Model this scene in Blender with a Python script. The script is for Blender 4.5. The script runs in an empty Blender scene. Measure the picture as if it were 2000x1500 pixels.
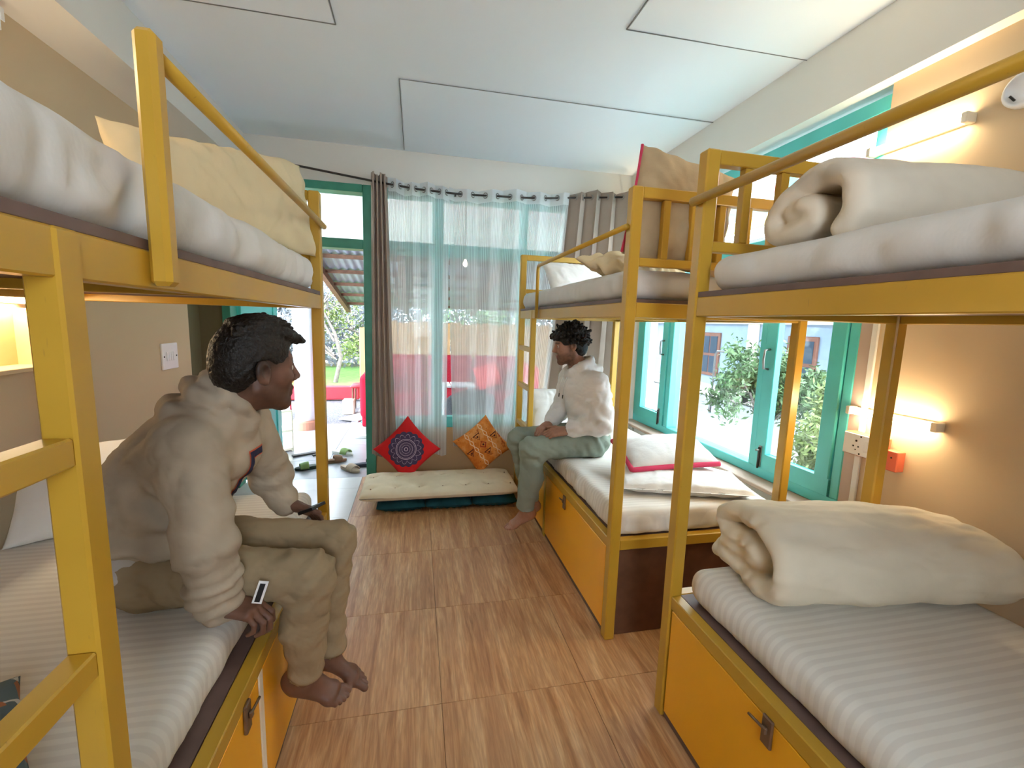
import bpy, bmesh, math, random
import numpy as np
from mathutils import Vector, Matrix, noise as mnoise

# ---------------------------------------------------------------- camera, world, exposure
SC = bpy.context.scene
COL = SC.collection
PI = math.pi

def setup_camera():
    yaw, pitch, roll, F = 0.2162, -0.13746, 0.03044, 861.3      # focal length in pixels of a 2000 x 1500 frame
    f = Vector((math.sin(yaw)*math.cos(pitch), math.cos(yaw)*math.cos(pitch), math.sin(pitch)))
    r = Vector((math.cos(yaw), -math.sin(yaw), 0)); u = r.cross(f)
    r2 = math.cos(roll)*r + math.sin(roll)*u
    u2 = -math.sin(roll)*r + math.cos(roll)*u
    cam = bpy.data.cameras.new('camera'); cam.sensor_fit = 'HORIZONTAL'; cam.sensor_width = 36.0
    cam.lens = 36.0*F/2000.0; cam.clip_start = 0.02; cam.clip_end = 200
    o = bpy.data.objects.new('camera', cam); COL.objects.link(o)
    m = Matrix((r2, u2, -f)).transposed().to_4x4(); m.translation = (0, 0, 1.5)
    o.matrix_world = m
    SC.camera = o
setup_camera()

def setup_world():
    w = bpy.data.worlds.new('sky'); SC.world = w; w.use_nodes = True
    nt = w.node_tree; nt.nodes.clear()
    out = nt.nodes.new('ShaderNodeOutputWorld'); bg = nt.nodes.new('ShaderNodeBackground')
    bg.inputs[0].default_value = (0.80, 0.91, 1.0, 1); bg.inputs[1].default_value = 9.0
    nt.links.new(bg.outputs[0], out.inputs[0])
setup_world()
SC.view_settings.view_transform = 'Standard'
SC.view_settings.look = 'None'
SC.view_settings.gamma = 1.0
SC.view_settings.use_curve_mapping = False
SC.view_settings.exposure = 1.1
TUBE_POWER = 44.0
SC.cycles.max_bounces = 6; SC.cycles.diffuse_bounces = 4; SC.cycles.glossy_bounces = 2; SC.cycles.transmission_bounces = 4; SC.cycles.transparent_max_bounces = 12
SC.cycles.use_light_tree = False; SC.cycles.use_adaptive_sampling = True; SC.cycles.adaptive_threshold = 0.05
SC.cycles.use_denoising = True; SC.cycles.sample_clamp_indirect = 8.0; SC.cycles.caustics_reflective = False; SC.cycles.caustics_refractive = False

# ---------------------------------------------------------------- materials
MATS = {}
def srgb(r, g, b):
    def c(v):
        v /= 255.0
        return v/12.92 if v <= 0.04045 else ((v+0.055)/1.055)**2.4
    return (c(r), c(g), c(b), 1.0)

class NT:
    def __init__(self, name):
        self.m = bpy.data.materials.new(name); self.m.use_nodes = True
        self.t = self.m.node_tree; self.t.nodes.clear()
        self.out = self.n('ShaderNodeOutputMaterial')
    def n(self, typ, **kw):
        x = self.t.nodes.new(typ)
        for k, v in kw.items(): setattr(x, k, v)
        return x
    def l(self, a, b): self.t.links.new(a, b)
    def val(self, sock, v):
        if isinstance(v, bpy.types.NodeSocket): self.l(v, sock)
        else: sock.default_value = v
    def coord(self, kind='Object', scale=(1,1,1), rot=(0,0,0), loc=(0,0,0)):
        tc = self.n('ShaderNodeTexCoord'); mp = self.n('ShaderNodeMapping')
        mp.inputs['Scale'].default_value = scale; mp.inputs['Rotation'].default_value = rot; mp.inputs['Location'].default_value = loc
        self.l(tc.outputs[kind], mp.inputs[0]); return mp.outputs[0]
    def noise(self, vec, scale, detail=3.0, rough=0.5, dist=0.0):
        x = self.n('ShaderNodeTexNoise'); x.inputs['Scale'].default_value = scale; x.inputs['Detail'].default_value = detail
        x.inputs['Roughness'].default_value = rough; x.inputs['Distortion'].default_value = dist
        self.l(vec, x.inputs['Vector']); return x.outputs['Fac']
    def ramp(self, fac, stops, interp='LINEAR'):
        x = self.n('ShaderNodeValToRGB'); cr = x.color_ramp; cr.interpolation = interp
        while len(cr.elements) < len(stops): cr.elements.new(0.5)
        for e, (p, c) in zip(cr.elements, stops): e.position = p; e.color = c
        self.l(fac, x.inputs[0]); return x.outputs[0]
    def mix(self, fac, a, b, blend='MIX'):
        x = self.n('ShaderNodeMix', data_type='RGBA', blend_type=blend)
        self.val(x.inputs[0], fac); self.val(x.inputs[6], a); self.val(x.inputs[7], b); return x.outputs[2]
    def math(self, op, a, b=0.0, c=0.0):
        x = self.n('ShaderNodeMath', operation=op); self.val(x.inputs[0], a); self.val(x.inputs[1], b)
        if op in ('MULTIPLY_ADD', 'SMOOTHSTEP', 'COMPARE'): self.val(x.inputs[2], c)
        return x.outputs[0]
    def sep(self, vec):
        x = self.n('ShaderNodeSeparateXYZ'); self.l(vec, x.inputs[0]); return x.outputs
    def bsdf(self, color, rough=0.6, bump=None, bstr=0.2, bdist=0.002, spec=0.5, **kw):
        b = self.n('ShaderNodeBsdfPrincipled'); self.val(b.inputs['Base Color'], color); self.val(b.inputs['Roughness'], rough)
        b.inputs['Specular IOR Level'].default_value = spec
        for k, v in kw.items(): self.val(b.inputs[k.replace('_', ' ')], v)
        if bump is not None:
            bp = self.n('ShaderNodeBump'); bp.inputs['Strength'].default_value = bstr; bp.inputs['Distance'].default_value = bdist
            self.l(bump, bp.inputs['Height']); self.l(bp.outputs[0], b.inputs['Normal'])
        return b.outputs[0]
    def done(self, shader):
        self.l(shader, self.out.inputs[0]); return self.m

def plain(name, col, rough=0.6, var=0.08, vscale=6.0, bump=0.0, bscale=200.0, spec=0.4, metallic=0.0, coord='Object'):
    """painted or coloured surface: slight mottling, optional fine relief"""
    if name in MATS: return MATS[name]
    t = NT(name); v = t.coord(coord)
    n = t.noise(v, vscale, 2.0)
    dark = tuple(c*(1-var) for c in col[:3])+(1,); light = tuple(min(1, c*(1+var)) for c in col[:3])+(1,)
    c = t.ramp(n, [(0.3, dark), (0.7, light)])
    bp = t.noise(v, bscale, 0.0) if bump >= 0.2 else None
    MATS[name] = t.done(t.bsdf(c, rough, bp, bump, spec=spec, Metallic=metallic)); return MATS[name]

def fabric(name, col, rough=0.9, var=0.06, weave=900.0, stripe=None, wrinkle=0.25, coord='Object'):
    """cloth: thread weave, soft creases, optional satin stripe (axis, period, colour)"""
    if name in MATS: return MATS[name]
    t = NT(name); v = t.coord(coord)
    n = t.noise(v, 9.0, 2.0)
    dark = tuple(c*(1-var) for c in col[:3])+(1,); light = tuple(min(1, c*(1+var)) for c in col[:3])+(1,)
    c = t.ramp(n, [(0.3, dark), (0.7, light)])
    if stripe:
        ax, period, scol = stripe
        s = t.sep(v)[ax]
        w = t.math('SINE', t.math('MULTIPLY', s, 2*PI/period))
        k = t.n('ShaderNodeMapRange'); k.inputs[1].default_value = -0.25; k.inputs[2].default_value = 0.25
        t.l(w, k.inputs[0])
        c = t.mix(k.outputs[0], c, scol)
    h = t.noise(t.coord(coord, (1.0, 1.6, 1.2)), 26.0, 2.0, 0.6) if wrinkle >= 0.12 else None
    sh = t.bsdf(c, rough, h, wrinkle, 0.006, spec=0.15)
    MATS[name] = t.done(sh); return MATS[name]

def emit(name, col, strength):
    if name in MATS: return MATS[name]
    t = NT(name); e = t.n('ShaderNodeEmission'); e.inputs[0].default_value = col; e.inputs[1].default_value = strength
    MATS[name] = t.done(e.outputs[0]); return MATS[name]

def glass_mat():
    t = NT('window_glass')
    lw = t.n('ShaderNodeLayerWeight'); fr = t.n('ShaderNodeMath', operation='MULTIPLY_ADD'); t.l(t.math('POWER', lw.outputs['Facing'], 4.0), fr.inputs[0]); fr.inputs[1].default_value = 0.5; fr.inputs[2].default_value = 0.03
    tr = t.n('ShaderNodeBsdfTransparent'); tr.inputs[0].default_value = (0.95, 0.975, 0.97, 1)
    gl = t.n('ShaderNodeBsdfGlossy'); gl.inputs['Roughness'].default_value = 0.02
    mx = t.n('ShaderNodeMixShader'); t.l(fr.outputs[0], mx.inputs[0]); t.l(tr.outputs[0], mx.inputs[1]); t.l(gl.outputs[0], mx.inputs[2])
    return t.done(mx.outputs[0])

def yellow_paint(name, base, worn):
    t = NT(name); v = t.coord('Object')
    n1 = t.noise(v, 5.0, 2.0, 0.6); n2 = t.noise(t.coord('Object', (3, 3, 0.6)), 30.0, 2.0, 0.7)
    c = t.ramp(n1, [(0.3, tuple(x*0.86 for x in base[:3])+(1,)), (0.75, base)])
    k = t.ramp(n2, [(0.70, (0,0,0,1)), (0.78, (1,1,1,1))])
    c = t.mix(t.math('MULTIPLY', k, 0.55), c, worn)
    return t.done(t.bsdf(c, t.math('MULTIPLY_ADD', n1, 0.25, 0.22), None, spec=0.5))

def wood_floor():
    t = NT('wood_look_tile')
    info = t.n('ShaderNodeObjectInfo')
    v0 = t.coord('Object')
    off = t.n('ShaderNodeVectorMath', operation='ADD'); t.l(v0, off.inputs[0])
    cb = t.n('ShaderNodeCombineXYZ'); t.l(t.math('MULTIPLY', info.outputs['Random'], 37.0), cb.inputs[0]); t.l(t.math('MULTIPLY', info.outputs['Random'], 11.0), cb.inputs[1])
    t.l(cb.outputs[0], off.inputs[1])
    mp = t.n('ShaderNodeMapping'); mp.inputs['Scale'].default_value = (1.0, 0.075, 1.0); t.l(off.outputs[0], mp.inputs[0])
    g1 = t.noise(mp.outputs[0], 22.0, 4.0, 0.62, 0.9)
    g2 = t.noise(mp.outputs[0], 110.0, 2.0, 0.6)
    g3 = t.noise(mp.outputs[0], 7.0, 1.0, 0.5, 1.4)
    c = t.ramp(g1, [(0.26, srgb(142, 98, 62)), (0.40, srgb(180, 130, 86)), (0.53, srgb(200, 154, 108)), (0.72, srgb(218, 178, 134))])
    c = t.mix(t.math('MULTIPLY', t.ramp(g2, [(0.42, (1,1,1,1)), (0.60, (0,0,0,1))]), 0.30), c, srgb(118, 80, 50))
    c = t.mix(t.math('MULTIPLY', t.ramp(g3, [(0.35, (1,1,1,1)), (0.50, (0,0,0,1))]), 0.35), c, srgb(172, 124, 88))
    return t.done(t.bsdf(c, t.math('MULTIPLY_ADD', g1, 0.15, 0.30), None, spec=0.45))

M = {}
def build_materials():
    M['yellow'] = yellow_paint('mustard_metal_paint', srgb(200, 156, 52), srgb(152, 118, 56))
    M['panel'] = plain('amber_laminate', srgb(248, 178, 34), 0.28, 0.05, 2.0, spec=0.5)
    M['ply'] = plain('brown_plywood', srgb(104, 70, 52), 0.6, 0.18, 14.0, 0.1, 80.0)
    M['deck'] = plain('grey_brown_ply_edge', srgb(106, 84, 78), 0.55, 0.15, 12.0, 0.1, 80.0)
    M['wall'] = plain('beige_wall_paint', srgb(208, 184, 150), 0.75, 0.03, 2.0, 0.08, 120.0, spec=0.25)
    M['wall_white'] = plain('white_wall_paint', srgb(226, 222, 214), 0.8, 0.02, 2.0, 0.06, 120.0, spec=0.2)
    M['wall_shade'] = plain('olive_painted_shade', srgb(120, 110, 84), 0.8, 0.05, 2.0, 0.06, 120.0, spec=0.2)  # dark olive puts the shade of the door corner into the wall colour
    M['wall_tan'] = plain('tan_wall_paint', srgb(196, 160, 116), 0.75, 0.04, 2.0, 0.06, 120.0, spec=0.2)
    M['pinkish'] = plain('bare_plaster', srgb(190, 168, 154), 0.8, 0.06, 6.0, 0.08, 120.0, spec=0.2)
    M['ceiling'] = plain('white_ceiling_board', srgb(236, 242, 249), 0.8, 0.012, 1.5, 0.03, 60.0, spec=0.2)
    M['seam'] = plain('dusty_seam', srgb(120, 122, 124), 0.9)
    M['teal'] = plain('teal_gloss_paint', srgb(88, 194, 190), 0.35, 0.07, 5.0, 0.05, 40.0, spec=0.5)
    M['green'] = plain('green_gloss_paint', srgb(62, 146, 124), 0.35, 0.10, 9.0, 0.05, 40.0, spec=0.5)
    M['floor'] = wood_floor()
    M['tile'] = plain('pale_porcelain_tile', srgb(206, 206, 208), 0.22, 0.05, 3.0, spec=0.5)
    M['grout'] = plain('grout', srgb(150, 116, 86), 0.9)
    M['grout_pale'] = plain('pale_grout', srgb(176, 174, 172), 0.9)
    M['glass'] = glass_mat()
    M['metal'] = plain('dull_steel', srgb(150, 148, 146), 0.35, 0.1, 20.0, metallic=0.9)
    M['dark_metal'] = plain('dark_steel', srgb(70, 66, 64), 0.45, 0.1, 20.0, metallic=0.8)
    M['latch'] = plain('worn_brass_latch', srgb(126, 104, 86), 0.4, 0.15, 30.0, metallic=0.6)
    M['white_plastic'] = plain('white_plastic', srgb(236, 236, 238), 0.35, 0.01)
    M['cream_plastic'] = plain('cream_plastic', srgb(238, 228, 206), 0.4, 0.01)
    M['orange_box'] = plain('orange_red_plastic', srgb(224, 112, 78), 0.45, 0.04)
    M['black'] = plain('black_plastic', srgb(26, 26, 28), 0.5, 0.05)
    M['tube'] = emit('lit_tube', (1.0, 0.80, 0.52, 1), TUBE_POWER)
build_materials()

# ---------------------------------------------------------------- mesh helpers
def add_box(bm, lo, hi, bev=0.0):
    """axis-aligned box between two corners, optionally chamfered"""
    lo = Vector(lo); hi = Vector(hi)
    r = bmesh.ops.create_cube(bm, size=1.0); vs = r['verts']
    c = (lo+hi)/2; s = hi-lo
    for v in vs: v.co = Vector((v.co.x*s.x, v.co.y*s.y, v.co.z*s.z)) + c
    if bev > 0:
        es = list({e for v in vs for e in v.link_edges})
        bmesh.ops.bevel(bm, geom=es, offset=bev, segments=1, affect='EDGES', profile=0.5)

def frame_from(d, up=Vector((0, 0, 1))):
    z = Vector(d).normalized()
    if abs(z.dot(up)) > 0.99: up = Vector((0, 1, 0))
    x = up.cross(z).normalized(); y = z.cross(x)
    return x, y, z

def add_bar(bm, a, b, w, h, up=Vector((0, 0, 1)), bev=0.0):
    """rectangular bar from a to b; w across, h along 'up'"""
    a = Vector(a); b = Vector(b); x, y, z = frame_from(b-a, Vector(up)); L = (b-a).length
    r = bmesh.ops.create_cube(bm, size=1.0); vs = r['verts']
    for v in vs: v.co = a + x*(v.co.x*w) + y*(v.co.y*h) + z*((v.co.z+0.5)*L)
    if bev > 0:
        es = list({e for v in vs for e in v.link_edges})
        bmesh.ops.bevel(bm, geom=es, offset=bev, segments=1, affect='EDGES', profile=0.5)

def add_tube(bm, pts, rad, seg=12, cap=True):
    pts = [Vector(p) for p in pts]; n = len(pts)
    if not hasattr(rad, '__len__'): rad = [rad]*n
    rings = []; x = None
    for i, p in enumerate(pts):
        d = (pts[min(i+1, n-1)] - pts[max(i-1, 0)]).normalized()
        if x is None: x, y, _ = frame_from(d)
        x = (x - d*x.dot(d)).normalized(); y = d.cross(x)
        rings.append([bm.verts.new(p + (x*math.cos(2*PI*k/seg) + y*math.sin(2*PI*k/seg))*rad[i]) for k in range(seg)])
    for i in range(n-1):
        for k in range(seg):
            bm.faces.new((rings[i][k], rings[i][(k+1) % seg], rings[i+1][(k+1) % seg], rings[i+1][k]))
    if cap:
        bm.faces.new(list(reversed(rings[0]))); bm.faces.new(rings[-1])

def add_lathe(bm, prof, seg=24, origin=(0,0,0)):
    o = Vector(origin); rings = []
    for r, z in prof:
        rings.append([bm.verts.new(o + Vector((r*math.cos(2*PI*k/seg), r*math.sin(2*PI*k/seg), z))) for k in range(seg)])
    for i in range(len(rings)-1):
        for k in range(seg):
            bm.faces.new((rings[i][k], rings[i][(k+1) % seg], rings[i+1][(k+1) % seg], rings[i+1][k]))
    bm.faces.new(list(reversed(rings[0]))); bm.faces.new(rings[-1])

WORLD_LOC = {}
def attach(o, parent):
    """parent o, keeping its coordinates as world coordinates (empties carry plain translations)"""
    o.parent = parent
    off = Vector((0, 0, 0)); q = parent
    if q.name in WORLD_LOC: off = WORLD_LOC[q.name]
    o.matrix_parent_inverse = Matrix.Translation(-off)
def link(name, mesh, mat, parent=None, smooth=False):
    o = bpy.data.objects.new(name, mesh); COL.objects.link(o)
    if mat is not None:
        mesh.materials.clear() if len(mesh.materials) else None
        mesh.materials.append(mat)
    if parent is not None: attach(o, parent)
    if smooth:
        mesh.polygons.foreach_set('use_smooth', [True]*len(mesh.polygons))
    return o

def obj(name, bm, mat, parent=None, smooth=False):
    me = bpy.data.meshes.new(name)
    bmesh.ops.recalc_face_normals(bm, faces=bm.faces[:])
    bm.to_mesh(me); bm.free()
    return link(name, me, mat, parent, smooth)

def box(name, lo, hi, mat, parent=None, bev=0.0):
    bm = bmesh.new(); add_box(bm, lo, hi, bev); return obj(name, bm, mat, parent)
def bar(name, a, b, w, h, mat, parent=None, up=(0,0,1), bev=0.0):
    bm = bmesh.new(); add_bar(bm, a, b, w, h, up, bev); return obj(name, bm, mat, parent)
def tube(name, pts, rad, mat, parent=None, seg=12):
    bm = bmesh.new(); add_tube(bm, pts, rad, seg); return obj(name, bm, mat, parent, True)

def tag(o, label=None, cat=None, group=None, kind=None):
    if label: o['label'] = label
    if cat: o['category'] = cat
    if group: o['group'] = group
    if kind: o['kind'] = kind
    return o
def thing(name, loc, label, cat, group=None):
    o = bpy.data.objects.new(name, None); COL.objects.link(o); o.location = loc; o.empty_display_size = 0.1
    WORLD_LOC[o.name] = Vector(loc)
    return tag(o, label, cat, group)
def struct(o, label=None): return tag(o, label, None, None, 'structure')

def grid_mesh(P, closed_u=False, closed_v=False):
    """(nu, nv, 3) array -> mesh of quads"""
    nu, nv = P.shape[:2]
    idx = np.arange(nu*nv).reshape(nu, nv)
    iu = np.arange(nu if closed_u else nu-1); iv = np.arange(nv if closed_v else nv-1)
    a = idx[np.ix_(iu, iv)]; b = idx[np.ix_((iu+1) % nu, iv)]; c = idx[np.ix_((iu+1) % nu, (iv+1) % nv)]; d = idx[np.ix_(iu, (iv+1) % nv)]
    return P.reshape(-1, 3), np.stack([a, b, c, d], -1).reshape(-1, 4)
def np_mesh(name, V, Q):
    me = bpy.data.meshes.new(name); Q = np.asarray(Q, dtype=np.int32); V = np.asarray(V, dtype=np.float32)
    me.vertices.add(len(V)); me.vertices.foreach_set('co', V.ravel())
    k = Q.shape[1]
    me.loops.add(Q.size); me.loops.foreach_set('vertex_index', Q.ravel())
    me.polygons.add(len(Q)); me.polygons.foreach_set('loop_start', np.arange(0, Q.size, k, dtype=np.int32))
    me.update(calc_edges=True); me.validate()
    return me

# vectorised gradient noise
_rng = np.random.RandomState(7)
_perm = _rng.permutation(256); _perm = np.concatenate([_perm, _perm, _perm])
_grad = _rng.normal(size=(256, 3)); _grad /= np.linalg.norm(_grad, axis=1)[:, None]
def pnoise(P):
    P = np.asarray(P, dtype=np.float64); sh = P.shape[:-1]; P = P.reshape(-1, 3)
    i = np.floor(P).astype(int); f = P - i; i &= 255; u = f*f*f*(f*(f*6-15)+10)
    out = 0
    for dx in (0, 1):
        wx = u[:, 0] if dx else 1-u[:, 0]
        for dy in (0, 1):
            wy = u[:, 1] if dy else 1-u[:, 1]
            for dz in (0, 1):
                wz = u[:, 2] if dz else 1-u[:, 2]
                h = _perm[_perm[_perm[(i[:, 0]+dx) & 255]+((i[:, 1]+dy) & 255)]+((i[:, 2]+dz) & 255)]
                g = _grad[h]
                out = out + wx*wy*wz*(g[:, 0]*(f[:, 0]-dx)+g[:, 1]*(f[:, 1]-dy)+g[:, 2]*(f[:, 2]-dz))
    return out.reshape(sh)
def ridged(P): return 1-np.abs(pnoise(P))*2.0
# ---------------------------------------------------------------- the room
XL, XR, YB, YN, ZC = -1.60, 2.08, 4.12, -1.35, 2.93

def build_shell():
    fl = struct(box('floor', (XL-0.3, YN, -0.12), (XR+0.2, 4.26, -0.012), M['grout'])); fl['label'] = 'floor of wood-look tiles with pale tiles by the door'
    # wood-look tiles, 0.6 m, grain along the room; pale tiles in the corner by the door
    def tile_mesh(name, sx, sy):
        bm = bmesh.new(); add_box(bm, (-sx/2+0.0008, -sy/2+0.0008, -0.012), (sx/2-0.0008, sy/2-0.0008, 0.0), 0.0008)
        me = bpy.data.meshes.new(name); bm.to_mesh(me); bm.free(); return me
    cache = {}
    def put(x0, x1, y0, y1, mat):
        key = (round(x1-x0, 3), round(y1-y0, 3), mat.name)
        if key not in cache:
            cache[key] = tile_mesh('tile', x1-x0, y1-y0); cache[key].materials.append(mat)
        o = bpy.data.objects.new('tile', cache[key]); COL.objects.link(o); o.location = ((x0+x1)/2, (y0+y1)/2, 0); o.parent = fl
    ys = [1.57+0.6*k for k in range(-5, 5)]          # joints
    ys = [y for y in ys if YN < y < 4.26]; ys = [YN]+ys+[4.26]
    xs = [-1.9, -1.7, -1.1, -0.5, 0.1, 0.7, 1.3, 1.9, 2.28]
    for j in range(len(ys)-1):
        for i in range(len(xs)-1):
            pale = xs[i+1] <= -0.499 and ys[j] > 2.1
            put(xs[i], xs[i+1], ys[j], ys[j+1], M['tile'] if pale else M['floor'])
    # ceiling with three proud boards and dark seams
    ce = struct(box('ceiling', (XL-0.3, YN, ZC), (XR+0.25, YB+0.14, ZC+0.15), M['ceiling'])); ce['label'] = 'white boarded ceiling with thin open seams'
    def board(x0, x1, y0, y1):
        b = box('ceiling_board', (x0, y0, ZC-0.006), (x1, y1, ZC+0.01), M['ceiling'], ce, 0.002)
        return b
    board(-0.095, 2.02, 2.95, 4.10); board(-1.34, -0.39, YN+0.05, 2.52); board(1.0, 2.02, YN+0.05, 2.18)
    def seam(a, b, w=0.0045):
        bar('seam', (a[0], a[1], ZC-0.0065), (b[0], b[1], ZC-0.0065), w, 0.003, M['seam'], ce)
    seam((-0.098, 2.945), (2.02, 2.93)); seam((-0.10, 2.945), (-0.10, 4.08), 0.004); seam((-1.34, 2.523), (-0.386, 2.523))
    seam((-0.386, 2.523), (-0.386, YN+0.05), 0.005); seam((0.996, 2.19), (2.02, 2.17)); seam((0.995, 2.19), (0.995, YN+0.05), 0.005)
    # left wall, its deep beam, the recess by the door with shade painted in
    struct(box('wall_left', (XL-0.15, YN, 0), (XL, 3.62, ZC), M['wall']))
    struct(box('wall_left_recess', (XL-0.3, 3.62, 0), (XL-0.14, YB+0.14, ZC), M['wall_shade']))
    struct(box('trim_1', (XL-0.14, YN, 2.66), (-1.34, YB, ZC), M['wall_white'])); 
    # right wall: beige near part, strip of plaster, window, far pier, sill wall
    struct(box('wall_right', (XR, YN, 0), (XR+0.2, 1.655, 2.62), M['wall']))
    struct(box('trim_2', (XR-0.012, 1.635, 0), (XR, 1.665, 1.74), M['wall_white'], None, 0.003))
    struct(box('trim_3', (XR+0.004, 1.655, 0), (XR+0.2, 1.73, 1.74), M['pinkish']))
    struct(box('wall_right_upper', (XR, 1.655, 1.74), (XR+0.2, 1.73, 2.62), M['wall']))
    struct(box('wall_right_under_window', (XR+0.02, 1.73, 0), (XR+0.2, 3.90, 0.62), M['wall_white']))
    struct(box('trim_4', (1.96, 1.73, 0.575), (XR+0.03, 3.92, 0.60), M['pinkish'], None, 0.004))
    struct(box('wall_right_pier', (XR, 3.90, 0), (XR+0.2, YB+0.14, 2.62), M['wall_white']))
    struct(box('trim_5', (2.02, YN, 2.61), (XR+0.2, YB, ZC), M['wall_white']))
    # back wall around door and window
    t0, t1 = YB, YB+0.14
    struct(box('wall_back_top', (XL-0.3, t0, 2.62), (XR+0.2, t1, ZC), M['wall_white']))
    struct(box('wall_back_left', (XL-0.3, t0, 0), (-1.565, t1, 2.62), M['wall_shade']))  # strip beside the door, its backlit shade painted as olive
    struct(box('wall_back_right', (1.80, t0, 0), (XR+0.2, t1, 2.62), M['wall_white']))
    struct(box('wall_back_under_window', (-0.36, t0, 0), (1.80, t1, 0.50), M['wall_tan']))
    # near wall behind the camera; its opening is added to let in fill daylight
    w = struct(box('wall_near', (XL-0.3, YN-0.14, 0), (XR+0.2, YN, 1.15), M['wall_white']))
    for nm, lo, hi in (('wall_near_pier', (XL-0.3, YN-0.14, 1.15), (-0.1, YN, ZC)), ('wall_near_pier', (0.6, YN-0.14, 1.15), (XR+0.2, YN, ZC)), ('wall_near_lintel', (-0.1, YN-0.14, 2.2), (0.6, YN, ZC))):
        struct(box(nm, lo, hi, M['wall_white']))
build_shell()

def rect_frame(name, parent, mat, origin, ux, uz, w, h, t, d, nrm):
    """four separate members of a frame, lying in the plane spanned by ux and uz"""
    o = Vector(origin); ux = Vector(ux); uz = Vector(uz); n = Vector(nrm)
    bar(name, o+uz*(t/2), o+ux*w+uz*(t/2), d, t, mat, parent, uz, 0.004)
    bar(name, o+uz*(h-t/2), o+ux*w+uz*(h-t/2), d, t, mat, parent, uz, 0.004)
    bar(name, o+ux*(t/2)+uz*t, o+ux*(t/2)+uz*(h-t), d, t, mat, parent, ux, 0.004)
    bar(name, o+ux*(w-t/2)+uz*t, o+ux*(w-t/2)+uz*(h-t), d, t, mat, parent, ux, 0.004)

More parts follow.
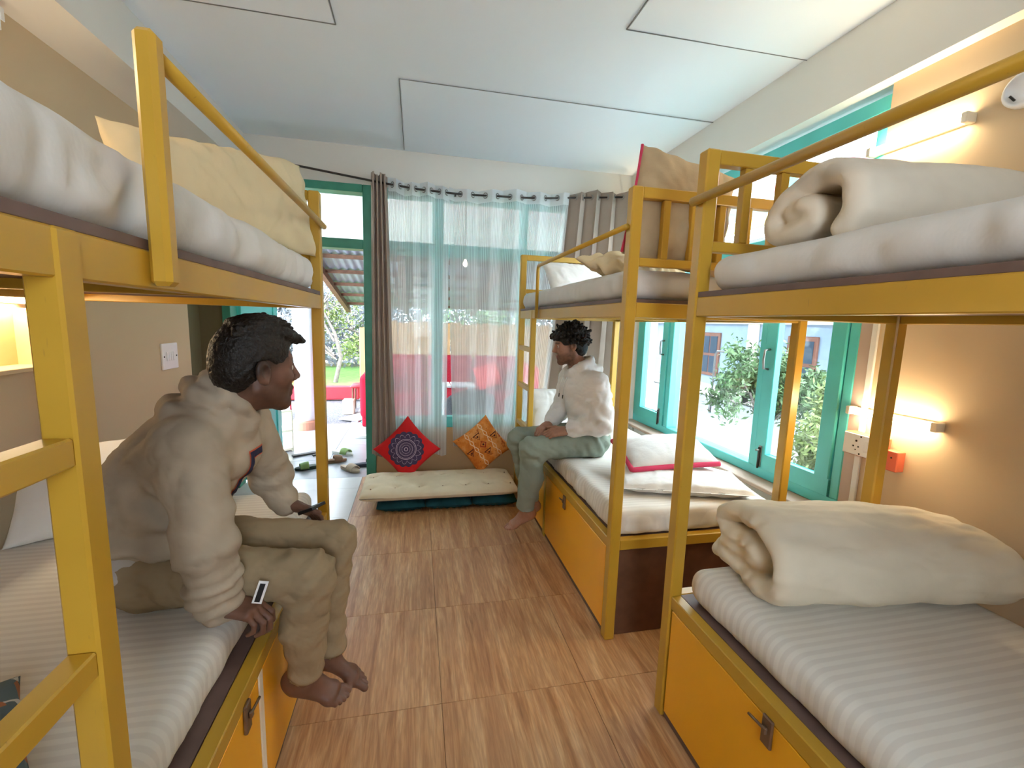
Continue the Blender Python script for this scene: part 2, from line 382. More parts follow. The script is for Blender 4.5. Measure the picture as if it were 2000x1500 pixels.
def build_openings():
    G = M['green']; T = M['teal']
    # ---- door opening: jambs, head, transom light
    d = thing('door_1', (-1.0, YB+0.07, 0), 'green door frame with glazed fanlight, standing open to the porch', None); del_cat(d); struct(d)
    y0, y1 = YB-0.02, YB+0.12
    box('jamb', (-0.445, y0, 0), (-0.36, y1, 2.62), G, d, 0.004)
    box('jamb', (-1.565, y0, 0), (-1.50, y1, 2.62), G, d, 0.004)
    box('head', (-1.50, y0, 2.555), (-0.445, y1, 2.62), G, d, 0.004)
    box('transom', (-1.50, y0, 2.09), (-0.445, y1, 2.17), G, d, 0.004)
    box('pane', (-1.50, YB+0.05, 2.17), (-0.445, YB+0.056, 2.555), M['glass'], d)
    # open leaf, swung out against the porch
    lf = thing('door_2', (-1.49, YB+0.12, 0), 'teal panelled door leaf swung outwards', None); del_cat(lf); struct(lf)
    a = Vector((-1.49, YB+0.125, 0.02)); dv = Vector((0.08, 0.997, 0)).normalized()
    L, H = 0.80, 2.06; nrm = Vector((dv.y, -dv.x, 0))
    rect_frame('stile', lf, T, a, dv, (0, 0, 1), L, H, 0.10, 0.04, nrm)
    bar('rail', a+dv*0.10+Vector((0,0,1.0)), a+dv*0.70+Vector((0,0,1.0)), 0.04, 0.10, T, lf)
    bar('panel', a+dv*0.40+Vector((0,0,0.10)), a+dv*0.40+Vector((0,0,0.95)), 0.60, 0.015, T, lf, nrm)
    bar('panel', a+dv*0.40+Vector((0,0,1.05)), a+dv*0.40+Vector((0,0,1.96)), 0.60, 0.015, T, lf, nrm)
    # ---- back window behind the curtains
    w = thing('window_1', (0.7, YB+0.07, 0.5), 'wide teal window behind the sheer curtains', None); del_cat(w); struct(w)
    for x in (-0.36, 0.14, 0.95, 1.74):
        wd = 0.10 if x in (0.14,) else 0.06
        box('mullion', (x, YB, 0.50), (x+wd, YB+0.10, 2.62), T, w, 0.004)
    for z, hh in ((0.50, 0.10), (2.07, 0.11), (2.55, 0.07)):
        for x0, x1 in ((-0.30, 0.14), (0.24, 0.95), (1.01, 1.74)):
            box('rail', (x0, YB+0.005, z), (x1, YB+0.095, z+hh), T, w, 0.004)
            if z < 2.5:
                box('pane', (x0, YB+0.05, z+hh), (x1, YB+0.055, 2.07 if z < 1 else 2.55), M['glass'], w)
    # ---- right window: frame, mullions, casements
    w = thing('window_2', (XR+0.05, 2.8, 0.6), 'teal casement window beside the bunk beds', None); del_cat(w); struct(w)
    x0, x1 = XR+0.0, XR+0.10
    def post(y, wd, z0=0.66, z1=2.50, nm='mullion', xx=(0, 0)): return box(nm, (x0+xx[0], y, z0), (x1+xx[1], y+wd, z1), T, w, 0.004)
    post(1.73, 0.05); post(2.30, 0.05); post(3.30, 0.06); post(3.85, 0.05)
    for z, hh in ((0.60, 0.06), (1.98, 0.07), (2.50, 0.07)):
        box('rail', (x0, 1.73, z), (x1, 3.90, z+hh), T, w, 0.004)
    def casement(ya, yb, z0, z1, t):
        c = obj_empty_part('casement', w, (x0-0.01, (ya+yb)/2, z0))
        rect_frame('stile', c, T, (x0+0.012, ya, z0), (0, 1, 0), (0, 0, 1), yb-ya, z1-z0, t, 0.045, (-1, 0, 0))
        box('pane', (x0+0.012, ya+t, z0+t), (x0+0.017, yb-t, z1-t), M['glass'], c)
        return c
    c = casement(1.785, 2.295, 0.665, 1.975, 0.085)
    casement(3.365, 3.845, 0.665, 1.975, 0.085)
    # fixed middle light and the top lights
    box('pane', (x0+0.05, 2.35, 0.66), (x0+0.055, 3.30, 1.98), M['glass'], w)
    for ya, yb in ((1.78, 2.30), (2.35, 3.30), (3.36, 3.85)):
        box('pane', (x0+0.05, ya, 2.05), (x0+0.055, yb, 2.50), M['glass'], w)
    # handle and bolt on the near casement, bolts elsewhere
    for (y, z) in ((2.255, 1.33), (3.41, 1.33)):
        tube('handle', [(x0-0.012, y, z+0.06), (x0-0.045, y, z+0.055), (x0-0.05, y, z), (x0-0.045, y, z-0.055), (x0-0.012, y, z-0.06)], 0.007, M['metal'], w, 8)
    for (y) in (2.245, 3.42):
        box('bolt_plate', (x0-0.016, y-0.012, 0.67), (x0-0.009, y+0.012, 0.80), M['metal'], w, 0.001)
        tube('bolt', [(x0-0.022, y, 0.66), (x0-0.022, y, 0.79)], 0.006, M['dark_metal'], w, 8)
        tube('bolt_knob', [(x0-0.02, y, 0.775), (x0-0.045, y, 0.775)], 0.006, M['metal'], w, 8)

def del_cat(o):
    if 'category' in o: del o['category']
def obj_empty_part(name, parent, loc):
    o = bpy.data.objects.new(name, None); COL.objects.link(o); o.location = loc; attach(o, parent); o.empty_display_size = 0.05
    WORLD_LOC[o.name] = Vector(loc)
    return o

build_openings()
# ---------------------------------------------------------------- bunk beds
BEAM0, BEAM1, LIP0, LIP1, TOP = 1.54, 1.605, 0.455, 0.505, 2.085

def bunk(label, xa, sg, y0, y1, width, rail, ladder, doors, spindles_near, spindles_far, near_panel, lat):
    """xa: aisle face of the frame, sg: +1 when the bed runs to +x. y0 near end, y1 far end."""
    Y = M['yellow']; P = 0.05
    def X(d): return xa + sg*d
    def bx(nm, d0, d1, ya, yb, z0, z1, mat, par, bev=0.003):
        a, b = sorted((X(d0), X(d1))); return box(nm, (a, ya, z0), (b, yb, z1), mat, par, bev)
    b = thing('bunk_bed', (X(width/2), (y0+y1)/2, 0), label, 'bunk bed', 'yellow steel bunk beds')
    # corner posts
    for d0 in (0.0, width-P):
        for ya in (y0, y1-P):
            bx('post', d0, d0+P, ya, ya+P, 0.0, TOP, Y, b, 0.005)
    # upper frame and lower frame
    for z0, z1 in ((BEAM0, BEAM1), (LIP0, LIP1)):
        for d0 in (0.004, width-0.044):
            bx('side_beam', d0, d0+0.04, y0+P, y1-P, z0, z1, Y, b)
        for ya in (y0+0.005, y1-0.045):
            bx('end_beam', P, width-P, ya, ya+0.04, z0, z1, Y, b)
    # decks
    bx('deck_board', 0.006, width-0.006, y0+P, y1-P, BEAM1, BEAM1+0.018, M['deck'], b, 0.001)
    bx('deck_board', 0.046, width-0.046, y0+P*0.9, y1-P*0.9, LIP1-0.03, LIP1-0.002, M['deck'], b, 0.001)
    bx('deck_support', 0.045, width-0.045, (y0+y1)/2-0.02, (y0+y1)/2+0.02, BEAM0+0.005, BEAM1-0.002, Y, b)
    bx('underside_board', 0.045, width-0.045, y0+P, y1-P, BEAM0+0.03, BEAM0+0.04, M['ply'], b, 0.0)
    # head and foot ends
    for ya, sp in ((y0, spindles_near), (y1-P, spindles_far)):
        bx('end_rail', P, width-P, ya+0.005, ya+0.045, TOP-0.045, TOP, Y, b)
        bx('end_rail', P, width-P, ya+0.008, ya+0.042, 1.76, 1.795, Y, b)
        for d in sp:
            bx('spindle', d-0.016, d+0.016, ya+0.009, ya+0.041, 1.795, TOP-0.045, Y, b)
    # guard rail: pipe from an end post, bent down (or a bar post) at its free end
    r0, r1, kind = rail
    xr = X(-0.012)
    if kind == 'pipe':
        tube('guard_rail', [(xr, r0, 1.92), (xr, r1-0.03*np.sign(r1-r0), 1.92), (xr, r1-0.008*np.sign(r1-r0), 1.912), (xr, r1, 1.89), (xr, r1, BEAM0)], 0.0125, Y, b, 14)
    elif kind == 'open':
        tube('guard_rail', [(xr, r0, 1.925), (xr, r1, 1.925)], 0.0155, Y, b, 14)
    else:
        tube('guard_rail', [(xr, r0, 1.93), (xr, r1, 1.93)], 0.0135, Y, b, 14)
        bar('guard_post', (X(-0.014), r1, 1.545), (X(-0.014), r1, 1.955), 0.034, 0.036, Y, b, (0, 1, 0), 0.008)
    # ladder
    if ladder:
        la, lb, rungs = ladder
        if abs(la-lb) > 0.01:
            bx('ladder_rail', 0.0, 0.042, la, la+0.045, 0.0, BEAM1, Y, b, 0.004)
        if lb is not None and not (y1-P-0.02 < lb < y1 or y0 < lb < y0+P):
            bx('ladder_rail', 0.0, 0.042, lb, lb+0.045, 0.0, BEAM1, Y, b, 0.004)
        ya, yb = min(la, lb), max(la, lb)
        for z in rungs:
            bx('ladder_rung', 0.003, 0.039, ya+0.045, yb, z-0.02, z+0.02, Y, b, 0.003)
    # storage box: doors on the aisle side, board at the ends, kick strip
    bx('kick_strip', 0.012, 0.03, y0+P, y1-P, 0.0, 0.03, M['deck'], b)
    bx('back_board', width-0.03, width-0.015, y0+P, y1-P, 0.0, LIP0, M['ply'], b)
    for ya in (y0+0.03, y1-0.04):
        bx('end_board', P, width-P, ya, ya+0.012, 0.0, LIP0, M['ply'], b)
    for (ya, yb, has_latch) in doors:
        dr = bx('storage_door', 0.006, 0.024, ya+0.004, yb-0.004, 0.032, LIP0-0.004, M['panel'], b, 0.002)
        if has_latch is not None:
            yl = has_latch
            bx('latch_plate', -0.004, 0.006, yl-0.018, yl+0.018, LIP0-0.075, LIP0+0.01, M['latch'], dr, 0.003)
            bx('latch_eye', -0.014, -0.004, yl-0.008, yl+0.008, LIP0-0.035, LIP0-0.015, M['latch'], dr, 0.003)
            tube('latch_bolt', [(X(-0.01), yl+0.005, LIP0-0.022), (X(-0.012), yl+0.055, LIP0-0.026)], 0.004, M['latch'], dr, 8)
    for ya, yb in zip([d[1] for d in doors[:-1]], [d[0] for d in doors[1:]]):
        bx('divider', 0.004, 0.03, ya, yb, 0.0, LIP0, M['cream_plastic'] if lat == 'pale' else Y, b, 0.001)
    return b

def build_beds():
    bunk('yellow steel bunk bed on the left, with ladder at its near end', -0.445, -1, 0.28, 2.36, 1.085,
         (2.345, 0.905, 'post'), (0.685, 0.30, (0.995, 1.31)),
         [(0.34, 1.285, 1.18), (1.315, 2.30, None)], [0.3, 0.6, 0.85], [0.3, 0.6, 0.85], True, 'pale')
    bunk('near yellow steel bunk bed on the right, topped by the rolled duvet', 0.93, 1, -0.66, 1.41, 0.93,
         (1.405, 0.02, 'open'), (-0.25, -0.61, (0.62, 0.97, 1.29)),
         [(-0.60, 0.36, None), (0.40, 1.355, 0.88)], [0.18, 0.32, 0.46, 0.60, 0.74], [0.17, 0.315, 0.46, 0.605, 0.75], True, 'y')
    bunk('far yellow steel bunk bed on the right, under the window', 0.885, 1, 1.785, 3.85, 0.95,
         (1.80, 3.205, 'pipe'), (3.39, 3.80, (0.63, 0.97, 1.29)),
         [(1.84, 2.845, 2.443), (2.885, 3.79, None)], [0.17, 0.305, 0.44, 0.575, 0.71, 0.82], [], True, 'y')
build_beds()

# ---------------------------------------------------------------- lamps, sockets, switches
def tube_lamp(label, x, sg, ya, yb, z):
    """batten tube lamp on a side wall; sg: direction into the room"""
    t = thing('tube_lamp', (x, (ya+yb)/2, z), label, 'lamp', 'warm tube lamps on the side walls')
    a, b = sorted((x, x+sg*0.022)); box('batten', (a, ya-0.02, z-0.016), (b, yb+0.02, z+0.016), M['cream_plastic'], t, 0.003)
    c = x+sg*0.034
    tube('lit_tube', [(c, ya, z), (c, yb, z)], 0.016, M['tube'], t, 10)
    for y in (ya-0.022, yb):
        a, b = sorted((x+sg*0.002, x+sg*0.052)); box('end_cap', (a, y, z-0.019), (b, y+0.022, z+0.019), M['cream_plastic'], t, 0.003)
    return t

def socket_box(label, x, sg, yc, z, w=0.16, h=0.10, dpt=0.055):
    t = thing('socket_box', (x, yc, z), label, 'socket')
    a, b = sorted((x, x+sg*dpt)); box('back_box', (a, yc-w/2, z-h/2), (b, yc+w/2, z+h/2), M['orange_box'], t, 0.002)
    f0 = x+sg*dpt; f1 = f0+sg*0.007; a, b = sorted((f0, f1))
    pl = box('face_plate', (a, yc-w/2+0.003, z-h/2+0.003), (b, yc+w/2-0.003, z+h/2-0.003), M['white_plastic'], t, 0.002)
    f2 = f1+sg*0.004; a, b = sorted((f1, f2))
    box('rocker_switch', (a, yc+sg*0.052-0.010, z-0.025), (b, yc+sg*0.052+0.010, z+0.025), M['white_plastic'], pl, 0.002)
    box('rocker_switch', (a, yc+sg*0.028-0.010, z-0.025), (b, yc+sg*0.028+0.010, z+0.025), M['white_plastic'], pl, 0.002)
    for dy, dz, r in ((-0.02, 0.018, 0.005), (-0.032, -0.008, 0.004), (-0.008, -0.008, 0.004), (-0.02, -0.024, 0.003)):
        tube('socket_hole', [(f1-sg*0.001, yc+sg*dy, z+dz), (f1+sg*0.0008, yc+sg*dy, z+dz)], r, M['black'], pl, 10)
    for dz in (-h/2+0.012, h/2-0.012):
        tube('screw', [(f1-sg*0.001, yc-sg*0.0, z+dz), (f1+sg*0.001, yc-sg*0.0, z+dz)], 0.004, M['black'], pl, 10)
    return t

def build_fittings():
    tube_lamp('lit tube lamp high on the right wall above the rolled duvet', XR, -1, 1.41, 1.755, 2.325)
    tube_lamp('lit tube lamp low on the right wall above the folded duvet', XR, -1, 1.345, 1.685, 1.135)
    tube_lamp('lit tube lamp on the left wall under the upper bunk', XL, 1, 1.75, 2.215, 1.535)
    tube_lamp('added tube lamp, out of view, high on the left wall above the upper bunk', XL, 1, 0.95, 1.45, 2.325)  # extra lamp out of view, added to brighten the room
    # further lamp over the far right upper bunk, hidden behind its cushion
    tube_lamp('lit tube lamp on the far right pier behind the upright cushion', XR, -1, 3.905, 4.09, 2.36)
    socket_box('orange-backed socket box on the left wall', XL, 1, 2.31, 1.345, 0.19, 0.105, 0.052)
    socket_box('orange-backed socket box on the right wall below the tube lamp', XR, -1, 1.60, 0.985, 0.17, 0.105, 0.06)
    socket_box('socket box high on the left wall above the upper bunk', XL, 1, 2.185, 2.61, 0.10, 0.13, 0.045)
    b = thing('junction_box', (XR, 1.475, 0.95), 'small plain orange box beside the bed post on the right wall', 'socket')
    box('box_body', (XR-0.045, 1.45, 0.905), (XR, 1.50, 0.995), M['orange_box'], b, 0.003)
    tube('screw', [(XR-0.046, 1.475, 0.965), (XR-0.044, 1.475, 0.965)], 0.004, M['black'], b, 8)
    s = thing('switch_plate', (XL, 3.32, 1.21), 'white square switch plate on the left wall', 'switch')
    pl = box('plate', (XL, 3.23, 1.13), (XL+0.012, 3.42, 1.30), M['white_plastic'], s, 0.003)
    for k in range(4):
        box('rocker', (XL+0.012, 3.278+k*0.025, 1.185), (XL+0.017, 3.298+k*0.025, 1.245), M['white_plastic'], pl, 0.002)
    for y in (3.25, 3.40):
        tube('screw', [(XL+0.011, y, 1.215), (XL+0.0135, y, 1.215)], 0.006, M['black'], pl, 10)
    # wires
    tag(tube('lamp_wire', [(XL+0.006, 2.20, 1.555), (XL+0.006, 2.27, 1.55), (XL+0.006, 2.31, 1.51), (XL+0.006, 2.32, 1.45), (XL+0.006, 2.325, 1.40)], 0.0025, M['cream_plastic'], None, 6), 'thin wire from the left tube lamp to the socket box', 'wire')
    tag(tube('lamp_wire', [(XR-0.006, 1.66, 2.30), (XR-0.006, 1.68, 2.26), (XR-0.006, 1.685, 2.18), (XR-0.006, 1.69, 1.98)], 0.0025, M['cream_plastic'], None, 6), 'thin wire hanging below the upper right tube lamp', 'wire')
    # small pale shelf frame under the left lamp
    s = thing('wall_shelf', (XL, 2.05, 1.30), 'pale wooden wall shelf lit by the left tube lamp', 'shelf')
    wd = plain('pale_wood', srgb(226, 196, 150), 0.5, 0.08, 10.0)
    M['pale_wood'] = wd
    box('side', (XL, 2.185, 1.27), (XL+0.12, 2.20, 1.50), wd, s, 0.002); box('side', (XL, 1.78, 1.27), (XL+0.12, 1.795, 1.50), wd, s, 0.002)
    box('board', (XL, 1.77, 1.255), (XL+0.13, 2.215, 1.272), wd, s, 0.002); box('back', (XL, 1.795, 1.272), (XL+0.008, 2.185, 1.50), wd, s)
    # round wall fan housing at the right edge
    f = thing('round_vent', (XR, 1.252, 2.361), 'round white wall fitting at the right edge of the wall', 'vent')
    bm = bmesh.new(); add_lathe(bm, [(0.001, 0.0), (0.062, 0.0), (0.06, 0.02), (0.048, 0.028), (0.046, 0.02), (0.001, 0.02)], 28)
    o = obj('rim', bm, M['white_plastic'], None, True); o.matrix_world = Matrix.Translation((XR, 1.252, 2.361)) @ Matrix.Rotation(-PI/2, 4, 'Y'); mw = o.matrix_world.copy()
    o.parent = f; o.matrix_parent_inverse = Matrix.Translation(-f.location)
    bar('lever', (XR-0.03, 1.265, 2.325), (XR-0.03, 1.28, 2.345), 0.006, 0.006, M['black'], f)
build_fittings()
# ---------------------------------------------------------------- signed-distance modelling (soft goods, people)
class Field:
    def __init__(self, lo, hi, h):
        self.lo = np.array(lo, float); self.h = h
        self.n = np.ceil((np.array(hi, float)-self.lo)/h).astype(int)+1
        self.d = np.full(self.n, 1.0, dtype=np.float32)
    def sub(self, lo, hi):
        a = np.clip(np.floor((np.array(lo)-self.lo)/self.h).astype(int), 0, self.n); b = np.clip(np.ceil((np.array(hi)-self.lo)/self.h).astype(int)+1, 0, self.n)
        if np.any(b <= a): return None, None
        sl = tuple(slice(i, j) for i, j in zip(a, b))
        ax = [self.lo[i]+self.h*np.arange(a[i], b[i]) for i in range(3)]
        return sl, np.stack(np.meshgrid(*ax, indexing='ij'), -1).astype(np.float32)
    def comb(self, sl, e, k, cut=False):
        a = self.d[sl]
        if cut:
            e = -e; hh = np.maximum(k-np.abs(a-e), 0)/max(k, 1e-6); self.d[sl] = np.maximum(a, e)+hh*hh*k*0.25
        else:
            hh = np.maximum(k-np.abs(a-e), 0)/max(k, 1e-6); self.d[sl] = np.minimum(a, e)-hh*hh*k*0.25
    def cone(self, a, b, ra, rb, k=0.02, cut=False, flat=None):
        """tapered capsule; flat=(axis vector, factor) squashes the section along that axis"""
        a = np.array(a, float); b = np.array(b, float); r = max(ra, rb)+k+2*self.h
        sl, P = self.sub(np.minimum(a, b)-r, np.maximum(a, b)+r)
        if sl is None: return
        ba = b-a; L = ba@ba+1e-12; pa = P-a
        t = np.clip(pa@ba/L, 0, 1); v = pa-t[..., None]*ba
        if flat is not None:
            n = np.array(flat[0], float); n = n/np.linalg.norm(n); c = v@n; v = v+(c*(1/flat[1]-1))[..., None]*n
            e = (np.linalg.norm(v, axis=-1)-(ra+(rb-ra)*t))*min(1, flat[1]*1.2)
        else:
            e = np.linalg.norm(v, axis=-1)-(ra+(rb-ra)*t)
        self.comb(sl, e.astype(np.float32), k, cut)
    def ell(self, c, rad, R=None, k=0.02, cut=False):
        c = np.array(c, float); rad = np.array(rad, float); m = rad.max()+k+2*self.h
        sl, P = self.sub(c-m, c+m)
        if sl is None: return
        q = P-c
        if R is not None: q = q@np.array(R)          # rows of world -> local (columns of R are local axes)
        k0 = np.linalg.norm(q/rad, axis=-1); k1 = np.linalg.norm(q/(rad*rad), axis=-1)+1e-9
        self.comb(sl, (k0*(k0-1)/k1).astype(np.float32), k, cut)
    def sph(self, c, r, k=0.02, cut=False): self.cone(c, c, r, r, k, cut)
    def rbox(self, c, half, rad, R=None, k=0.02, cut=False):
        c = np.array(c, float); half = np.array(half, float); m = np.linalg.norm(half)+k+2*self.h
        sl, P = self.sub(c-m, c+m)
        if sl is None: return
        q = P-c
        if R is not None: q = q@np.array(R)
        q = np.abs(q)-(half-rad)
        e = np.linalg.norm(np.maximum(q, 0), axis=-1)+np.minimum(q.max(-1), 0)-rad
        self.comb(sl, e.astype(np.float32), k, cut)
    def chain(self, pts, rads, k=0.02, cut=False, flat=None):
        for i in range(len(pts)-1): self.cone(pts[i], pts[i+1], rads[i], rads[i+1], k, cut, flat)
    def mesh(self):
        """naive surface nets"""
        d = self.d; s = d < 0
        nx, ny, nz = d.shape
        c = [s[i:nx-1+i, j:ny-1+j, l:nz-1+l] for i in (0, 1) for j in (0, 1) for l in (0, 1)]
        cnt = sum(x.astype(np.int8) for x in c); act = (cnt > 0) & (cnt < 8)
        I = np.argwhere(act); idx = np.full(act.shape, -1, dtype=np.int32); idx[act] = np.arange(len(I))
        corner = np.array([(i, j, l) for i in (0, 1) for j in (0, 1) for l in (0, 1)])
        D = np.stack([d[I[:, 0]+o[0], I[:, 1]+o[1], I[:, 2]+o[2]] for o in corner], 1)
        acc = np.zeros((len(I), 3)); n = np.zeros(len(I))
        for a in range(8):
            for ax in range(3):
                if corner[a][ax] == 0:
                    o2 = corner[a].copy(); o2[ax] = 1; b = int(o2[0]*4+o2[1]*2+o2[2])
                    da, db = D[:, a], D[:, b]; m = (da < 0) != (db < 0)
                    t = np.where(m, da/(da-db+1e-12), 0)
                    p = np.repeat(corner[a][None].astype(float), len(I), 0); p[:, ax] += t
                    acc[m] += p[m]; n[m] += 1
        V = self.lo+self.h*(I+acc/n[:, None])
        quads = []
        for ax in range(3):
            u, v = (ax+1) % 3, (ax+2) % 3
            sl0 = [slice(1, -1)]*3; sl0[ax] = slice(0, -1); sl1 = list(sl0); sl1[ax] = slice(1, None)
            A = s[tuple(sl0)]; B = s[tuple(sl1)]
            for inside, flip in ((A & ~B, False), (~A & B, True)):
                E = np.argwhere(inside); off = np.array([1, 1, 1]); off[ax] = 0; E = E+off
                def cell(du, dv):
                    q = E.copy(); q[:, u] -= du; q[:, v] -= dv; return idx[q[:, 0], q[:, 1], q[:, 2]]
                Q = np.stack([cell(1, 1), cell(0, 1), cell(0, 0), cell(1, 0)], 1)
                if flip: Q = Q[:, ::-1]
                quads.append(Q)
        Q = np.concatenate(quads); Q = Q[(Q >= 0).all(1)]
        return V, Q

def vnormals(V, Q):
    a = V[Q[:, 2]]-V[Q[:, 0]]; b = V[Q[:, 3]]-V[Q[:, 1]]; f = np.cross(a, b)
    N = np.zeros_like(V)
    for i in range(4): np.add.at(N, Q[:, i], f)
    return N/(np.linalg.norm(N, axis=1)[:, None]+1e-12)
def relax(V, Q, it=2, lam=0.5):
    n = len(V); cnt = np.zeros(n); 
    E = np.concatenate([Q[:, [0, 1]], Q[:, [1, 2]], Q[:, [2, 3]], Q[:, [3, 0]]])
    np.add.at(cnt, E[:, 0], 1); np.add.at(cnt, E[:, 1], 1)
    for _ in range(it):
        S = np.zeros_like(V); np.add.at(S, E[:, 0], V[E[:, 1]]); np.add.at(S, E[:, 1], V[E[:, 0]])
        V = V+lam*(S/cnt[:, None]-V)
    return V
def soft_obj(name, V, Q, mat, parent=None):
    return link(name, np_mesh(name, V, Q), mat, parent, True)

# ---------------------------------------------------------------- bedding
def bed_mats():
    M['sheet'] = fabric('white_striped_sheet', srgb(228, 223, 214), 0.75, 0.02, 900, (1, 0.028, srgb(219, 213, 204)), 0.14)
    M['sheet_grey'] = fabric('grey_white_sheet', srgb(216, 213, 210), 0.8, 0.03, 900, None, 0.25)
    M['duvet'] = fabric('cream_duvet', srgb(222, 210, 188), 0.85, 0.03, 700, None, 0.18)
    M['duvet2'] = fabric('pale_duvet', srgb(220, 208, 190), 0.85, 0.03, 700, None, 0.15)
    M['pillow_cream'] = fabric('cream_pillow_cotton', srgb(218, 200, 164), 0.85, 0.03, 700, None, 0.25)
    M['pillow_white'] = fabric('white_pillow_cotton', srgb(232, 230, 226), 0.85, 0.02, 700, None, 0.3)
    M['burlap'] = fabric('raw_linen', srgb(186, 164, 132), 0.95, 0.08, 400, None, 0.35)
    M['red_trim'] = fabric('pink_red_piping', srgb(214, 72, 104), 0.8, 0.05)
    M['futon'] = fabric('unbleached_futon_cotton', srgb(222, 208, 180), 0.9, 0.05, 500, None, 0.3)
    M['teal_mat'] = fabric('dark_teal_cotton', srgb(30, 74, 84), 0.9, 0.15, 500, None, 0.4)
bed_mats()

def mattress(name, lo, hi, label, mat, seed=0, rad=0.045, side=0.010, top=0.006, sag=None, group=None):
    lo = np.array(lo, float); hi = np.array(hi, float); c = (lo+hi)/2; half = (hi-lo)/2
    step = 0.018
    V = []; Q = []; off = 0
    for ax in range(3):
        for sg in (-1, 1):
            u, v = (ax+1) % 3, (ax+2) % 3
            nu = max(4, int(2*half[u]/step)); nv = max(4, int(2*half[v]/step))
            A, B = np.meshgrid(np.linspace(-half[u], half[u], nu+1), np.linspace(-half[v], half[v], nv+1), indexing='ij')
            P = np.zeros((nu+1, nv+1, 3)); P[..., ax] = sg*half[ax]; P[..., u] = A; P[..., v] = B
            vv, qq = grid_mesh(P)
            if sg < 0: qq = qq[:, ::-1]
            V.append(vv); Q.append(qq+off); off += len(vv)
    V = np.concatenate(V); Q = np.concatenate(Q)
    q = np.clip(V, -(half-rad), half-rad); dlt = V-q; L = np.linalg.norm(dlt, axis=1)[:, None]; N = dlt/(L+1e-9)
    V = q+N*rad
    W = V+c+seed*3.7
    hfrac = (V[:, 2]+half[2])/(2*half[2])
    isside = np.clip(1-np.abs(N[:, 2]), 0, 1)
    # hem pulled under: wavy lower edge, long soft folds on the sides
    f1 = pnoise(W*np.array([9, 9, 3.5])); f2 = ridged((W+0.08*pnoise(W*4)[:, None])*np.array([13, 13, 6])+5)
    d = isside*(side*f1+side*0.6*(f2-0.7)+side*0.5*(np.abs(pnoise((W+0.1*pnoise(W*5)[:, None])*np.array([22, 22, 9])))-0.2))*(1.15-0.5*hfrac)
    t1 = pnoise(W*np.array([3.2, 4.5, 1])); t2 = ridged(W*np.array([6, 9, 1])+11)
    d += (1-isside)*(top*t1+top*0.35*(t2-0.7))*(N[:, 2] > 0)
    V = V+N*d[:, None]
    V[:, 2] += np.where(hfrac < 0.12, 0.004*pnoise(W*np.array([12, 12, 1])), 0)
    if sag is not None: V[:, 2] += sag(V+c)*(hfrac > 0.3)
    V[:, 2] = np.maximum(V[:, 2], -half[2])
    me = np_mesh(name, V, Q)
    bm = bmesh.new(); bm.from_mesh(me); bmesh.ops.remove_doubles(bm, verts=bm.verts[:], dist=0.0006); bm.to_mesh(me); bm.free()
    o = link(name, me, mat, None, True); o.location = c
    return tag(o, label, 'mattress', group)

def pillow_mesh(w, h, t, seed=0, wr=0.012, pinch=0.10, flange=0.0, n=64, fold=1.0):
    """pillow in its own XY plane, thickness along Z; returns closed (V, Q)"""
    rs = np.random.RandomState(seed)
    u = np.linspace(-1, 1, n); U, Vv = np.meshgrid(u, u, indexing='ij')
    # edges bow inwards between the corners
    X = U*(w/2)*(1-pinch*(1-Vv**2)*np.abs(U)**3*0.6); Y = Vv*(h/2)*(1-pinch*(1-U**2)*np.abs(Vv)**3*0.6)
    a = np.clip(1-np.abs(U)**2.6, 0, 1); b = np.clip(1-np.abs(Vv)**2.6, 0, 1)
    prof = (a*b)**0.46
    if flange > 0:
        e = np.minimum((1-np.abs(U))*w/2, (1-np.abs(Vv))*h/2); prof = prof*np.clip((e-flange*0.6)/(flange*0.5), 0, 1)
    edge = (1-np.sqrt(a*b))
    out = []
    for sg in (1, -1):
        p = np.stack([X*7, Y*7, np.full_like(X, sg*3.0+seed*1.3)], -1)
        # creases run inwards from the seams
        r = np.hypot(U, Vv)+1e-6; ang = np.arctan2(Vv*h, U*w)
        cr = np.sin(ang*17+3*pnoise(p*0.6)+seed)*edge*(0.3+0.7*np.clip(r, 0, 1.2))
        pw = p+0.8*np.stack([pnoise(p*0.6+4), pnoise(p*0.6+17), pnoise(p*0)*0], -1)
        nz = pnoise(p)*0.9+1.6*(np.abs(pnoise(pw*np.array([1.7, 0.9, 1])+9))-0.22)+0.8*(np.abs(pnoise(pw*np.array([3.4, 2.0, 1])+21))-0.22)
        Z = sg*(t/2)*prof*(1+0.10*pnoise(p*0.35))+prof**0.6*fold*(wr*0.55*cr+wr*nz*0.55)
        if sg < 0: Z = np.minimum(Z, -0.001*prof)
        out.append(np.stack([X, Y, Z], -1))
    V1, Q1 = grid_mesh(out[0]); V2, Q2 = grid_mesh(out[1])
    V = np.concatenate([V1, V2]); Q = np.concatenate([Q1, Q2[:, ::-1]+len(V1)])
    if flange > 0: V[:, 2] += 0.006*pnoise(np.stack([V[:, 0]*14, V[:, 1]*14, V[:, 0]*0+seed], -1))*0.0
    return V, Q

def basis(ex, ez):
    ex = Vector(ex).normalized(); ez = Vector(ez); ey = ez.cross(ex).normalized(); ez = ex.cross(ey).normalized()
    return np.array([ex, ey, ez])           # rows: local axes in world

